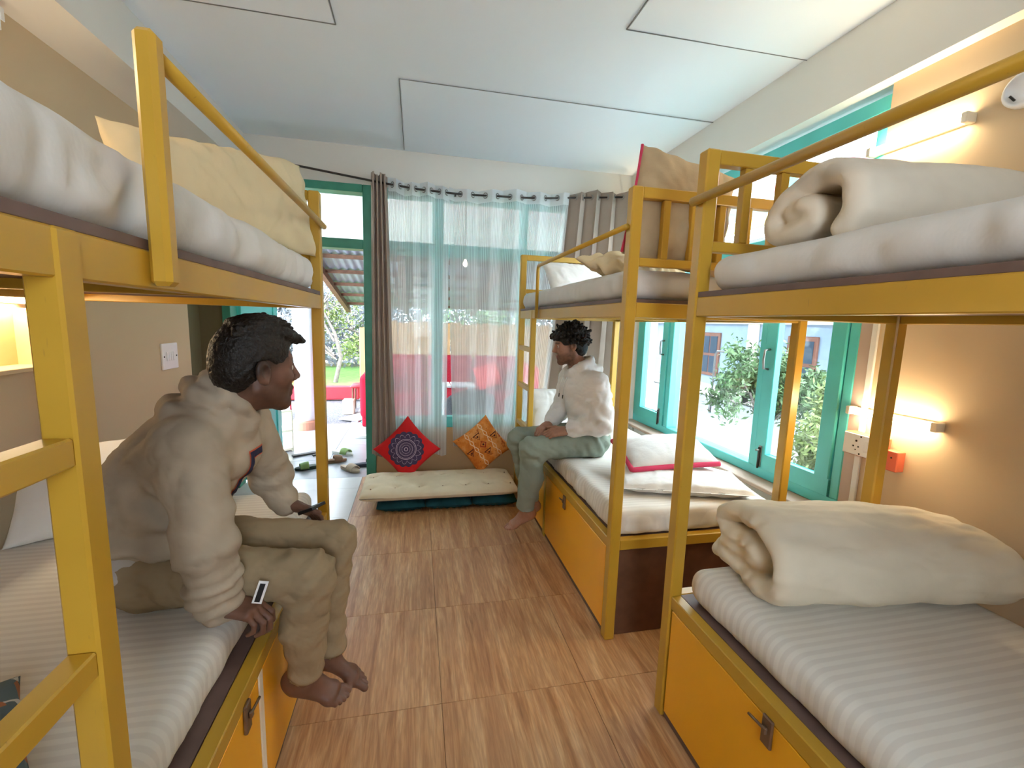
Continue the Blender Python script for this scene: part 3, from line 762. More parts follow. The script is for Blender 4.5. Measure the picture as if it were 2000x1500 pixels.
def pillow(name, c, ex, ez, w, h, t, mat, label, seed=0, cat='pillow', wr=0.012, pinch=0.10, flange=0.0, piping=None, warp=None, group=None, floor_z=None, fold=1.0):
    V, Q = pillow_mesh(w, h, t, seed, wr, pinch, flange, 64, fold)
    if warp is not None: V = warp(V)
    B = basis(ex, ez); W = V@B
    if floor_z is not None: W[:, 2] = np.maximum(W[:, 2], floor_z-c[2])
    me = np_mesh(name, W, Q)
    bm = bmesh.new(); bm.from_mesh(me); bmesh.ops.remove_doubles(bm, verts=bm.verts[:], dist=0.0004); bm.to_mesh(me); bm.free()
    if piping:
        r = thing(name, c, label, cat, group)
        o = link('cover', me, mat, r, True); o.location = c
        n = 64; k = np.linspace(-1, 1, n); pts = []
        one = np.ones(n)
        sides = [(k, -one), (one, k), (-k, one), (-one, -k)]; use = piping[2] if len(piping) > 2 else (0, 1, 2, 3)
        for U, Vv in [sides[q] for q in use]:
            X = U*(w/2)*(1-pinch*(1-Vv**2)*np.abs(U)**3*0.6); Y = Vv*(h/2)*(1-pinch*(1-U**2)*np.abs(Vv)**3*0.6)
            pts.append(np.stack([X, Y, X*0], -1)[:-1])
        P = np.concatenate(pts)
        if warp is not None: P = warp(P)
        P = P@B+np.array(c)
        P = np.concatenate([P[::2], P[-1:]] if len(use) < 4 else [P[::2], P[:1]])
        tube('piping', [tuple(p) for p in P], piping[1], piping[0], r, 8)
        return r
    o = link(name, me, mat, None, True); o.location = c
    return tag(o, label, cat, group)

def folded_sheet(name, path, thick, L, c, ex, ez, mat, label, h=0.008, k=0.012, endr=0.03, wr=0.008, seed=0, cat='duvet', shape=None):
    """thick quilt whose folded section is a path in its local (Y, Z) plane, extruded along local X"""
    path = np.array(path, float)
    lo = np.array([-L/2-0.04, path[:, 0].min()-thick, path[:, 1].min()-thick]); hi = np.array([L/2+0.04, path[:, 0].max()+thick, path[:, 1].max()+thick+0.06])
    F = Field(lo, hi, h)
    sl, P = F.sub(lo, hi)
    best = None
    # smooth path by Chaikin
    for _ in range(3):
        q = [path[0]]
        for i in range(len(path)-1): q += [path[i]*0.75+path[i+1]*0.25, path[i]*0.25+path[i+1]*0.75]
        q.append(path[-1]); path = np.array(q)
    yz = P[0, :, :, 1:]                      # section only depends on (y, z); warp per x below
    xs = P[:, 0, 0, 0]
    D = np.full(P.shape[:3], 1.0, dtype=np.float32)
    for ix, x in enumerate(xs):
        s = x/L
        yy = yz[..., 0]+0.010*math.sin(5*s+seed)+0.0; zz = yz[..., 1]+0.006*math.sin(7*s+seed*2)
        if shape is not None: yy, zz = shape(s, yy, zz)
        e = np.full(yy.shape, 1.0)
        for i in range(len(path)-1):
            a, b = path[i], path[i+1]; ba = b-a
            t = np.clip(((yy-a[0])*ba[0]+(zz-a[1])*ba[1])/(ba@ba+1e-12), 0, 1)
            dd = np.hypot(yy-a[0]-t*ba[0], zz-a[1]-t*ba[1])-thick/2
            hh = np.maximum(k-np.abs(e-dd), 0)/k; e = np.minimum(e, dd)-(hh*hh*k*0.25 if i == 0 else 0)
        # rounded ends
        ex_ = abs(x)-L/2+endr+0.012*pnoise(np.stack([yy*14, zz*14, np.full_like(yy, seed+np.sign(x)*3)], -1))
        e2 = np.where(ex_ > -endr, np.sqrt(np.maximum(ex_+0, 0)**2+np.maximum(e+endr, 0)**2)-endr, e)
        D[ix] = np.where(ex_ > 0, e2, e)
    F.d[:] = D
    V, Q = F.mesh(); V = relax(V, Q, 2)
    N = vnormals(V, Q)
    W = V*np.array([6, 14, 14])+seed*5
    V = V+N*(wr*(0.6*pnoise(W)+0.5*(ridged(V*np.array([4, 11, 11])+seed)-0.75)+0.7*(np.abs(pnoise((V+0.06*pnoise(V*6)[:, None])*np.array([7, 16, 16])+seed*2))-0.2)))[:, None]
    B = basis(ex, ez)
    o = soft_obj(name, V@B, Q, mat); o.location = c
    return tag(o, label, cat)

def build_bedding():
    g = 'sheeted mattresses on the bunk beds'
    dl = lambda P: 0
    mattress('mattress', (-1.515, 0.34, LIP1-0.002), (-0.515, 2.325, 0.628), 'white striped mattress on the left lower bunk', M['sheet'], 1, 0.05, 0.010, 0.004, group=g)
    mattress('mattress', (-1.515, 0.345, BEAM1+0.018), (-0.462, 2.30, 1.775), 'grey-white sheeted mattress on the left upper bunk', M['sheet_grey'], 2, 0.06, 0.034, 0.016, group=g)
    mattress('mattress', (0.985, -0.60, LIP1-0.002), (1.835, 1.352, 0.635), 'striped mattress on the near right lower bunk', M['sheet'], 3, 0.055, 0.012, 0.005, group=g)
    mattress('mattress', (0.948, -0.60, BEAM1+0.018), (1.845, 1.345, 1.738), 'white sheeted mattress on the near right upper bunk', M['sheet_grey'], 4, 0.058, 0.018, 0.010, group=g)
    mattress('mattress', (0.925, 1.822, LIP1-0.002), (1.80, 3.78, 0.635), 'rumpled white mattress on the far right lower bunk', M['sheet'], 5, 0.04, 0.026, 0.010, group=g)
    mattress('mattress', (0.902, 1.845, BEAM1+0.018), (1.815, 3.775, 1.755), 'white sheeted mattress on the far right upper bunk', M['sheet_grey'], 6, 0.05, 0.020, 0.008, group=g)
    # upper left: long soft cream pillow standing on its edge along the end of the bunk
    d = Vector((-0.50+0.98, 2.22-1.62, 0)).normalized()
    def lump(V):
        V = V.copy(); V[:, 1] += 0.05*np.sin(V[:, 0]*5.0)*0.6; return V
    pillow('pillow', (-0.715, 1.985, 1.938), (d.x, d.y, 0.035), (d.y, -d.x, 0.18), 0.74, 0.41, 0.21, M['pillow_cream'], 'long cream pillow propped at the far end of the left upper bunk', 3, wr=0.036, pinch=0.06, warp=lump, floor_z=1.765)
    # lower left
    pillow('pillow', (-1.24, 2.10, 0.79), (0.85, 0.35, 0.05), (0.25, -0.62, 0.75), 0.62, 0.42, 0.15, M['pillow_white'], 'white pillow behind the ladder on the left lower bunk', 5, wr=0.010, floor_z=0.622)
    # patchwork cloth at the near end
    def patch_mat():
        t = NT('patchwork_cloth'); v = t.coord('Object'); w = t.n('ShaderNodeTexVoronoi'); w.inputs['Scale'].default_value = 22.0; t.l(v, w.inputs['Vector'])
        c = t.ramp(t.sep(w.outputs['Color'])[0], [(0.0, srgb(96, 112, 118)), (0.35, srgb(168, 112, 84)), (0.6, srgb(206, 208, 206)), (0.8, srgb(84, 96, 104))], 'CONSTANT')
        return t.done(t.bsdf(c, 0.9, None, spec=0.2))
    pillow('patchwork_bag', (-0.86, 0.88, 0.668), (0.62, -0.78, 0), (0.05, 0, 1), 0.42, 0.26, 0.09, patch_mat(), 'grey and rust patchwork cloth bag at the near end of the left lower bunk', 15, 'bag', 0.012, floor_z=0.624)
    # near right: rolled and folded duvets
    roll = [(-0.085, -0.062), (-0.115, -0.02), (-0.10, 0.045), (-0.03, 0.070), (0.05, 0.055), (0.115, 0.0), (0.135, -0.045), (0.08, -0.058), (0.02, -0.050), (-0.02, -0.03), (0.0, -0.002), (0.055, -0.005)]
    roll = [(a*1.10, b*1.13) for a, b in roll]
    folded_sheet('duvet', roll, 0.068, 0.82, (1.435, 1.04, 1.845), (1, -0.02, 0), (0, 0, 1), M['duvet2'], 'cream duvet rolled up on the near right upper bunk', 0.007, 0.02, 0.04, 0.012, 2)
    fold = [(0.19, -0.072), (0.02, -0.076), (-0.12, -0.070), (-0.165, -0.02), (-0.145, 0.05), (-0.04, 0.088), (0.10, 0.080), (0.185, 0.045), (0.20, 0.005), (0.12, -0.005), (-0.02, 0.015), (-0.06, -0.008), (0.02, -0.028), (0.15, -0.032)]
    def crown(s, yy, zz):
        k = 1.0-0.10*max(0, s+0.1)
        return yy*1.0-0.05*s*0.0, (zz+0.10)/(1.22-0.60*max(0, s-0.08)**1.0)-0.10
    folded_sheet('duvet', fold, 0.066, 0.84, (1.485, 1.13, 0.742), (0.985, -0.16, 0), (0, 0, 1), M['duvet'], 'cream duvet folded on the near right lower bunk', 0.007, 0.02, 0.05, 0.018, 4, shape=crown)
    # far right, upper bunk
    ex = Vector((1, 0.0, -0.20)).normalized()
    pillow('cushion', (1.185, 1.905, 2.015), tuple(ex), (0.0, -0.98, 0.12), 0.50, 0.50, 0.17, M['burlap'], 'raw linen cushion with red piping standing on the far right upper bunk', 8, 'cushion', 0.022, 0.05, piping=(M['red_trim'], 0.007, (3,)))
    pillow('pillow', (1.15, 2.22, 1.80), (0.8, 0.45, 0.0), (0.1, -0.2, 1.0), 0.56, 0.40, 0.12, M['pillow_cream'], 'crumpled cream pillow beside the linen cushion on the upper bunk', 9, wr=0.035, pinch=0.12, floor_z=1.748, fold=1.4)
    pillow('pillow', (1.25, 3.35, 1.845), (1, 0.15, 0), (0.0, -0.75, 0.66), 0.56, 0.34, 0.14, M['pillow_white'], 'white pillow at the far end of the right upper bunk', 10, wr=0.016, floor_z=1.748)
    # far right, lower bunk
    pillow('pillow', (1.42, 2.09, 0.672), (0.95, -0.30, 0), (0.02, 0.0, 1.0), 0.70, 0.40, 0.085, M['pillow_white'], 'flat white pillow at the near end of the far lower bunk', 11, wr=0.016, pinch=0.05, flange=0.025, floor_z=0.628)
    pillow('pillow', (1.44, 2.29, 0.77), (0.92, -0.10, 0.06), (-0.12, -0.22, 1.0), 0.52, 0.34, 0.13, M['pillow_white'], 'white pillow edged in pink lying on the flat pillow', 12, wr=0.008, pinch=0.06, piping=(M['red_trim'], 0.015, (3, 0)), floor_z=0.69)
    pillow('pillow', (1.20, 3.50, 0.80), (1, 0.05, 0), (0.05, -0.85, 0.50), 0.56, 0.36, 0.14, M['pillow_white'], 'white pillow propped at the far end of the far lower bunk', 13, wr=0.016, floor_z=0.628)
build_bedding()

# ---------------------------------------------------------------- floor seating under the window
def build_futon():
    # top futon: thick tufted pad, edges sewn to a point
    nx, ny = 150, 70
    u = np.linspace(-1, 1, nx); v = np.linspace(-1, 1, ny); U, W = np.meshgrid(u, v, indexing='ij')
    tuft = [(x, y) for x in (-0.88, -0.58, -0.28, 0.02, 0.32, 0.62, 0.92) for y in (-0.5, 0.5)]
    prof = np.clip(1-np.abs(U)**10, 0, 1)**0.5*np.clip(1-np.abs(W)**5, 0, 1)**0.5
    dent = np.zeros_like(U)
    for a, b in tuft: dent += np.exp(-(((U-a)*0.63)**2+((W-b)*0.31)**2)/0.0016)
    X = U*0.625; Y = W*0.265
    pts = []
    for sg in (1, -1):
        Z = sg*0.05*prof*(1-0.55*np.clip(dent, 0, 1))+0.006*prof*pnoise(np.stack([X*9, Y*9, X*0+sg], -1))
        Z += 0.0+(0.030*np.clip(-U-0.45, 0, 1)*sg*0.2)
        pts.append(np.stack([X, Y, Z], -1))
    V1, Q1 = grid_mesh(pts[0]); V2, Q2 = grid_mesh(pts[1])
    r = thing('futon', (0.20, 3.61, 0.10), 'unbleached tufted futon on the floor under the sheer curtains', 'futon')
    V = np.concatenate([V1, V2]); Q = np.concatenate([Q1, Q2[:, ::-1]+len(V1)])
    o = soft_obj('pad', V, Q, M['futon'], r); o.location = (0.20, 3.61, 0.142)
    tf = plain('tuft_thread', srgb(150, 120, 100), 0.9)
    for a, b in tuft:
        bm = bmesh.new(); bmesh.ops.create_uvsphere(bm, u_segments=8, v_segments=5, radius=0.006)
        t = obj('tuft', bm, tf, r, True); t.location = (0.20+a*0.625, 3.61+b*0.265, 0.142+0.026)
    # folded teal mat below, three sections
    m = thing('folding_mat', (0.25, 3.63, 0), 'dark teal folding mat in three sections under the futon', 'mat')
    for i in range(3):
        V, Q = pillow_mesh(0.372, 0.50, 0.10, 20+i, 0.004, 0.0, 0.0, 40)
        V[:, 2] = np.clip(V[:, 2]*1.25, -0.044, 0.044)
        V[:, 2] += 0.003*np.sin(V[:, 0]*120)*(np.abs(V[:, 2]) > 0.02)
        o = soft_obj('section', V, Q, M['teal_mat'], m); o.location = (-0.115+i*0.374, 3.62, 0.046)
build_futon()

def mandala_mat():
    t = NT('red_mandala_print'); v = t.coord('Object')
    s = t.sep(v); x, y = s[0], s[1]
    r = t.math('SQRT', t.math('ADD', t.math('MULTIPLY', x, x), t.math('MULTIPLY', y, y)))
    a = t.math('ARCTAN2', y, x)
    red = srgb(206, 38, 40); dk = srgb(74, 62, 88); li = srgb(190, 170, 190)
    pet = t.math('ABSOLUTE', t.math('SINE', t.math('MULTIPLY', a, 8.0)))
    lim = t.math('MULTIPLY_ADD', pet, 0.013, 0.142)
    disc = t.math('LESS_THAN', r, lim)
    c = t.mix(disc, red, dk)
    for rad, wd in ((0.086, 0.0025), (0.076, 0.0012), (0.035, 0.0014), (0.014, 0.003), (0.055, 0.001)):
        c = t.mix(t.math('COMPARE', r, rad, wd), c, li)
    pet2 = t.math('MULTIPLY_ADD', t.math('ABSOLUTE', t.math('SINE', t.math('MULTIPLY', a, 7.0))), 0.030, 0.098)
    c = t.mix(t.math('COMPARE', r, pet2, 0.0018), c, li)
    pet3 = t.math('MULTIPLY_ADD', t.math('ABSOLUTE', t.math('SINE', t.math('MULTIPLY', a, 14.0))), 0.020, 0.040)
    c = t.mix(t.math('COMPARE', r, pet3, 0.001), c, li)
    return t.done(t.bsdf(c, 0.9, None, spec=0.2))
def kilim_mat():
    t = NT('orange_tribal_print'); v = t.coord('Object')
    s = t.sep(v); x, y = s[0], s[1]
    n = t.noise(v, 9.0, 4.0, 0.6)
    c = t.ramp(n, [(0.3, srgb(186, 92, 34)), (0.5, srgb(216, 132, 58)), (0.62, srgb(228, 160, 92)), (0.72, srgb(170, 60, 34))])
    dk = srgb(74, 36, 34); pale = srgb(236, 206, 170)
    # pale bands with dashes, dark zigzags, triangles
    for off in (-0.075, 0.075):
        d = t.math('ABSOLUTE', t.math('SUBTRACT', x, off)); z = t.math('MULTIPLY_ADD', t.math('ABSOLUTE', t.math('SUBTRACT', t.math('FRACT', t.math('MULTIPLY', y, 14.0)), 0.5)), 0.03, 0.0)
        c = t.mix(t.math('COMPARE', d, z, 0.0035), c, pale)
    for (cx, cy) in ((0.0, 0.085), (0.0, -0.085), (0.13, 0.0), (-0.13, 0.0)):
        dx = t.math('ABSOLUTE', t.math('SUBTRACT', x, cx)); dy = t.math('SUBTRACT', y, cy)
        tri = t.math('MAXIMUM', t.math('SUBTRACT', t.math('MULTIPLY', dx, 1.6), t.math('ADD', dy, 0.03)), t.math('SUBTRACT', dy, 0.022))
        c = t.mix(t.math('COMPARE', tri, 0.0, 0.004), c, dk)
        c = t.mix(t.math('LESS_THAN', tri, -0.016), c, dk)
    q = t.math('ADD', t.math('ABSOLUTE', x), t.math('ABSOLUTE', y))
    c = t.mix(t.math('COMPARE', q, 0.03, 0.005), c, srgb(150, 40, 34))
    c = t.mix(t.math('LESS_THAN', q, 0.012), c, dk)
    w = t.n('ShaderNodeTexVoronoi'); w.inputs['Scale'].default_value = 38.0; t.l(v, w.inputs['Vector'])
    c = t.mix(t.math('MULTIPLY', t.math('LESS_THAN', w.outputs['Distance'], 0.16), 0.7), c, srgb(120, 40, 30))
    return t.done(t.bsdf(c, 0.9, None, spec=0.2))

def local_cushion(name, c, ex, ez, w, t, mat, label, seed):
    """square cushion kept in its own axes so that its print follows it"""
    V, Q = pillow_mesh(w, w, t, seed, 0.007, 0.16)
    me = np_mesh(name, V, Q)
    bm = bmesh.new(); bm.from_mesh(me); bmesh.ops.remove_doubles(bm, verts=bm.verts[:], dist=0.0004); bm.to_mesh(me); bm.free()
    o = link(name, me, mat, None, True)
    B = basis(ex, ez); m = Matrix(B.T.tolist()).to_4x4(); m.translation = c; o.matrix_world = m
    return tag(o, label, 'cushion', 'scatter cushions on the futon')
local_cushion('cushion', (-0.078, 3.875, 0.372), (0.72, 0.10, 0.69), (0.02, -0.93, 0.36), 0.415, 0.14, mandala_mat(), 'red cushion with a dark round mandala standing on its corner', 31)
local_cushion('cushion', (0.595, 3.885, 0.390), (0.80, 0.14, 0.60), (0.05, -0.93, 0.36), 0.39, 0.14, kilim_mat(), 'orange tribal-patterned cushion standing on its corner', 32)
# ---------------------------------------------------------------- people
def nrm(v): v = np.array(v, float); return v/np.linalg.norm(v)
def lerp(a, b, t): return np.array(a, float)*(1-t)+np.array(b, float)*t

def attr_mat(name, rough=0.5, sss=0.0, bump=0.08):
    t = NT(name); a = t.n('ShaderNodeAttribute'); a.attribute_name = 'tint'
    v = t.coord('Object'); n = t.noise(v, 40.0, 1.0)
    c = t.mix(0.12, a.outputs['Color'], t.ramp(n, [(0.35, (0.25, 0.13, 0.09, 1)), (0.65, (0.9, 0.7, 0.6, 1))]), 'SOFT_LIGHT')
    return t.done(t.bsdf(c, rough, None, spec=0.4))
def hair_mat(name, col):
    t = NT(name); v = t.coord('Object', (1, 1, 1)); n = t.noise(v, 160.0, 2.0, 0.6)
    c = t.ramp(n, [(0.3, tuple(x*0.5 for x in col[:3])+(1,)), (0.7, col)])
    return t.done(t.bsdf(c, 0.5, n, 0.9, 0.004, spec=0.35))

class Scaled:
    """a field whose radii are scaled (for heads a little larger or smaller than the pattern)"""
    def __init__(self, F, s): self.F, self.s = F, s
    def ell(self, c, rad, R=None, k=0.02, cut=False): self.F.ell(c, np.array(rad)*self.s, R, k*self.s, cut)
    def cone(self, a, b, ra, rb, k=0.02, cut=False): self.F.cone(a, b, ra*self.s, rb*self.s, k*self.s, cut)
    def sph(self, c, r, k=0.02, cut=False): self.F.cone(c, c, r*self.s, r*self.s, k*self.s, cut)
    def rbox(self, c, half, rad, R=None, k=0.02, cut=False): self.F.rbox(c, np.array(half)*self.s, rad*self.s, R, k*self.s, cut)
def add_head(F, C, R, sc=1.0):
    """R columns: forward, left, up.  Local head units are metres."""
    F = Scaled(F, sc)
    w = lambda x, y, z: C+R@np.array([x, y, z])*sc
    F.ell(w(-0.012, 0, 0.030), (0.099, 0.075, 0.090), R, 0.02)
    F.ell(w(0.028, 0, -0.040), (0.066, 0.060, 0.080), R, 0.03)
    for s in (-1, 1):
        F.cone(w(-0.012, s*0.050, -0.055), w(0.066, s*0.016, -0.104), 0.022, 0.017, 0.03)
        F.sph(w(0.058, s*0.042, -0.018), 0.022, 0.03)
        F.cone(w(0.080, s*0.012, 0.024), w(0.066, s*0.048, 0.022), 0.011, 0.011, 0.02)
    F.sph(w(0.076, 0, -0.106), 0.017, 0.025)
    for s in (-1, 1): F.sph(w(0.090, s*0.032, 0.004), 0.014, 0.015, True)
    for s in (-1, 1): F.sph(w(0.0715, s*0.031, 0.003), 0.0145, 0.006)
    F.cone(w(0.088, 0, 0.016), w(0.113, 0, -0.026), 0.008, 0.0105, 0.014)
    for s in (-1, 1): F.sph(w(0.101, s*0.011, -0.032), 0.0085, 0.008)
    F.cone(w(0.091, -0.014, -0.060), w(0.091, 0.014, -0.060), 0.0085, 0.0085, 0.01)
    F.cone(w(0.088, -0.012, -0.075), w(0.088, 0.012, -0.075), 0.009, 0.009, 0.01)
    F.cone(w(0.103, -0.020, -0.0675), w(0.103, 0.020, -0.0675), 0.0035, 0.0035, 0.004, True)
    for s in (-1, 1):
        ez = nrm(R@np.array([-0.25, 0.0, 1.0])); ey = nrm(R@np.array([0.35, s*1.0, 0])); ex = np.cross(ey, ez)
        E = np.stack([ex, ey, ez], 1)
        c = w(-0.010, s*0.083, -0.006)
        F.ell(c, (0.0225, 0.0100, 0.035), E, 0.006)
        F.ell(c+(ex*0.003*(1 if (R[:, 0]@ex) > 0 else -1)+ey*0.009+ez*0.003)*sc, (0.011, 0.007, 0.018), E, 0.004, True)
        F.sph(c+(ey*0.002-ez*0.026)*sc, 0.0085, 0.006)

def add_hand(F, wr, d, n, s, curl, scale=1.0, spread=0.05, thumb=(0.55, 0.75, -0.25), thumb_curl=0.35, curl2=None, k=0.004):
    """d: wrist to knuckles, n: back of the hand, s: thumb side"""
    d = nrm(d); n = nrm(n-d*(n@d)); s = nrm(s-d*(s@d)-n*(s@n)); wr = np.array(wr, float); z = scale
    R = np.stack([d, s, n], 1)
    F.rbox(wr+d*0.048*z, (0.044*z, 0.039*z, 0.0135*z), 0.013*z, R, 0.02)
    F.cone(wr-d*0.02*z, wr+d*0.02*z, 0.027*z, 0.028*z, 0.02, flat=(n, 0.72))
    F.ell(wr+d*0.030*z+s*0.022*z-n*0.008*z, (0.034*z, 0.020*z, 0.016*z), R, 0.015)
    L = [(0.044, 0.027, 0.022), (0.048, 0.031, 0.023), (0.044, 0.029, 0.022), (0.034, 0.022, 0.020)]
    off = [0.0285, 0.0095, -0.0095, -0.0275]; base = [0.088, 0.092, 0.088, 0.080]
    for i in range(4):
        p = wr+d*base[i]*z+s*off[i]*z+n*0.002*z
        a = curl[i]; fd = nrm(d+s*spread*(1.5-i))
        F.sph(p+n*0.002*z, 0.0105*z, 0.008)
        ang = a; r = 0.0098*z if i < 3 else 0.0085*z
        for j, l in enumerate(L[i]):
            dd = fd*math.cos(ang)-n*math.sin(ang); q = p+dd*l*z
            F.cone(p, q, r, r*0.90, k); p = q; r *= 0.90; ang += (curl2[i] if curl2 else a*0.95+0.08)
    p = wr+d*0.022*z+s*0.030*z-n*0.004*z; td = nrm(d*thumb[0]+s*thumb[1]+n*thumb[2]); r = 0.0135*z
    for j, l in enumerate((0.042, 0.032, 0.026)):
        q = p+td*l*z; F.cone(p, q, r, r*0.88, 0.006); p = q; r *= 0.88; td = nrm(td+d*thumb_curl-s*thumb_curl*0.3)

def add_foot(F, an, d, n, s, z=1.0, toe_curl=0.25):
    """an: ankle joint, d: towards toes along the sole, n: up from the sole, s: big toe side"""
    d = nrm(d); n = nrm(n-d*(n@d)); s = nrm(s-d*(s@d)-n*(s@n)); an = np.array(an, float)
    w = lambda a, b, c: an+z*(d*a+s*b+n*c)
    F.ell(w(-0.028, 0, -0.040), (0.036*z, 0.030*z, 0.036*z), np.stack([d, s, n], 1), 0.02)
    F.cone(w(-0.02, 0, 0.03), w(-0.01, 0, -0.02), 0.036*z, 0.037*z, 0.03)
    for q in (0.034, -0.034): F.sph(w(-0.004, q, -0.004), 0.012*z, 0.02)
    F.cone(w(0.0, 0.004, -0.018), w(0.115, 0.012, -0.052), 0.036*z, 0.020*z, 0.03)
    F.cone(w(-0.01, -0.016, -0.048), w(0.115, -0.024, -0.058), 0.022*z, 0.016*z, 0.03)
    F.cone(w(0.118, 0.022, -0.055), w(0.108, -0.030, -0.058), 0.020*z, 0.014*z, 0.025)
    toes = [(0.128, 0.028, 0.046, 0.0135), (0.133, 0.006, 0.040, 0.0095), (0.130, -0.011, 0.034, 0.009), (0.122, -0.026, 0.029, 0.0085), (0.112, -0.038, 0.024, 0.008)]
    for a, b, l, r in toes:
        p = w(a, b, -0.060); q = p+z*l*0.55*nrm(d+n*0.12); e = q+z*l*0.5*nrm(d-n*toe_curl)
        F.cone(p, q, r*z*1.05, r*z, 0.007); F.cone(q, e, r*z, r*z*1.02, 0.004)

def person(P):
    J = {k: np.array(v, float) for k, v in P['J'].items()}
    fwd = nrm(P['face']); up0 = nrm(P.get('head_up', (0, 0, 1))); left = nrm(np.cross(up0, fwd)); up = np.cross(fwd, left); R = np.stack([fwd, left, up], 1)
    hd = J['head']; hs = P.get('h', 0.004)
    lo = np.min(list(J.values()), 0)-0.16; hi = np.max(list(J.values()), 0)+0.17; lo[2] = max(lo[2], -0.01)
    # ---- body: one continuous skin
    F = Field(lo, hi, hs)
    F.ell(J['pelvis'], (0.12, 0.15, 0.09), None, 0.05)
    F.cone(J['pelvis'], J['waist'], 0.105, 0.10, 0.06); F.cone(J['waist'], J['chest'], 0.10, 0.115, 0.06)
    F.cone(J['shR'], J['shL'], 0.05, 0.05, 0.06); F.cone(J['chest'], J['neck'], 0.10, 0.06, 0.05)
    for s in 'RL':
        F.chain([J['sh'+s], J['el'+s], J['wr'+s]], [0.048, 0.037, 0.026], 0.03)
        F.chain([J['hip'+s], J['kn'+s], J['an'+s]], [0.075, 0.052, 0.034], 0.04)
        F.cone(lerp(J['kn'+s], J['an'+s], 0.15), lerp(J['kn'+s], J['an'+s], 0.5), 0.05, 0.046, 0.03)
        add_foot(F, J['an'+s], *[np.array(x, float) for x in P['foot'+s]], z=P.get('fz', 1.0))
        hp = P['hand'+s]; add_hand(F, J['wr'+s]+nrm(hp['d'])*0.015, np.array(hp['d'], float), np.array(hp['n'], float), np.array(hp['s'], float), hp['curl'], hp.get('scale', 1.0), hp.get('spread', 0.05), hp.get('thumb', (0.55, 0.75, -0.25)), hp.get('tc', 0.35), hp.get('curl2'))
    nb = hd+R@np.array([-0.022, 0, -0.075])*P.get('head_scale', 1.0)
    F.cone(nb, J['neck'], 0.053, 0.060, 0.03); F.cone(J['neck']-np.array([0, 0, 0.03]), lerp(J['neck'], J['shR'], 0.7)-np.array([0, 0, 0.03]), 0.035, 0.035, 0.03); F.cone(J['neck']-np.array([0, 0, 0.03]), lerp(J['neck'], J['shL'], 0.7)-np.array([0, 0, 0.03]), 0.035, 0.035, 0.03)
    hsc = P.get('head_scale', 1.0); add_head(F, hd, R, hsc)
    if P.get('smile'): F.ell(hd+R@np.array([0.101, 0, -0.068])*hsc, (0.014, 0.018, 0.008), R, 0.006, True)
    V, Q = F.mesh(); V = relax(V, Q, 1, 0.35)
    # skin colours: lips, stubble, nails/soles
    L = (V-hd)@R/hsc
    skin = np.array(P['skin'][:3]); col = np.repeat(skin[None], len(V), 0)
    headm = (L[:, 2] > -0.14) & (np.linalg.norm(L, axis=1) < 0.19)
    def blend(m, c): 
        m = np.clip(m, 0, 1)[:, None]; return col*(1-m)+np.array(c[:3])*m
    sm = lambda x, a, b: np.clip((x-a)/(b-a), 0, 1)
    jaw = headm*sm(-L[:, 2], 0.030, 0.055)*sm(L[:, 0], -0.035, 0.0)*(1-sm(L[:, 2]+0.13, 0.0, -0.02))
    must = headm*np.exp(-((L[:, 2]+0.048)/0.010)**2)*sm(L[:, 0], 0.07, 0.085)*(np.abs(L[:, 1]) < 0.034)
    side = headm*np.exp(-((L[:, 0]-0.012)/0.014)**2)*sm(np.abs(L[:, 1]), 0.05, 0.06)*sm(-L[:, 2], -0.05, 0.0)*(L[:, 2] > -0.07)
    cheekcut = 1-headm*np.exp(-(((L[:, 0]-0.07)/0.03)**2+((L[:, 2]+0.03)/0.022)**2))
    nz = 0.75+0.35*pnoise(V*90)
    col = blend(P['beard']*np.maximum(np.maximum(jaw*cheekcut, must), side*0.8)*nz, P['hair'])
    lips = headm*np.exp(-((L[:, 2]+0.067)/0.010)**2)*sm(L[:, 0], 0.088, 0.094)*(np.abs(L[:, 1]) < 0.024)
    col = blend(lips*0.75, P['lip'])
    # eyebrows
    br = headm*np.exp(-((L[:, 2]-0.026-0.10*(0.035-np.abs(L[:, 1]))*0.3)/0.0055)**2)*sm(L[:, 0], 0.060, 0.070)*sm(np.abs(L[:, 1]), 0.008, 0.014)*(np.abs(L[:, 1]) < 0.056)
    col = blend(br*0.9, P['hair'])
    # scalp under short hair
    scalp = headm*sm(L[:, 2]-(-0.02+0.55*np.maximum(L[:, 0], -0.2)), 0.0, 0.03)*(L[:, 0] < 0.066)
    col = blend(scalp*0.8*P.get('fade', 1.0), P['hair'])
    nape = headm*(L[:, 0] < -0.03)*sm(L[:, 2], -0.085, -0.03); col = blend(nape*0.75*P.get('fade', 1.0), P['hair'])
    foot_l = np.minimum.reduce([np.linalg.norm(V-J['anR'], axis=1), np.linalg.norm(V-J['anL'], axis=1)])
    root = bpy.data.objects.new('person', np_mesh('person', V, Q)); COL.objects.link(root)
    root.data.materials.append(P['skin_mat']); root.data.polygons.foreach_set('use_smooth', [True]*len(root.data.polygons))
    ca = root.data.color_attributes.new('tint', 'FLOAT_COLOR', 'POINT')
    ca.data.foreach_set('color', np.concatenate([col, np.ones((len(V), 1))], 1).astype(np.float32).ravel())
    tag(root, P['label'], 'person')
    # eyes
    for s in (-1, 1):
        bm = bmesh.new(); bmesh.ops.create_uvsphere(bm, u_segments=14, v_segments=10, radius=0.0125*hsc)
        e = obj('eye', bm, M['eye_white'], root, True); e.location = tuple(hd+R@np.array([0.0752, s*0.031, 0.003])*hsc)
        bm = bmesh.new(); bmesh.ops.create_uvsphere(bm, u_segments=12, v_segments=8, radius=0.0062)
        i = obj('iris', bm, M['eye_dark'], e, True); i.location = tuple(R@np.array([0.0078, 0, 0]))
    return root, J, R, hd

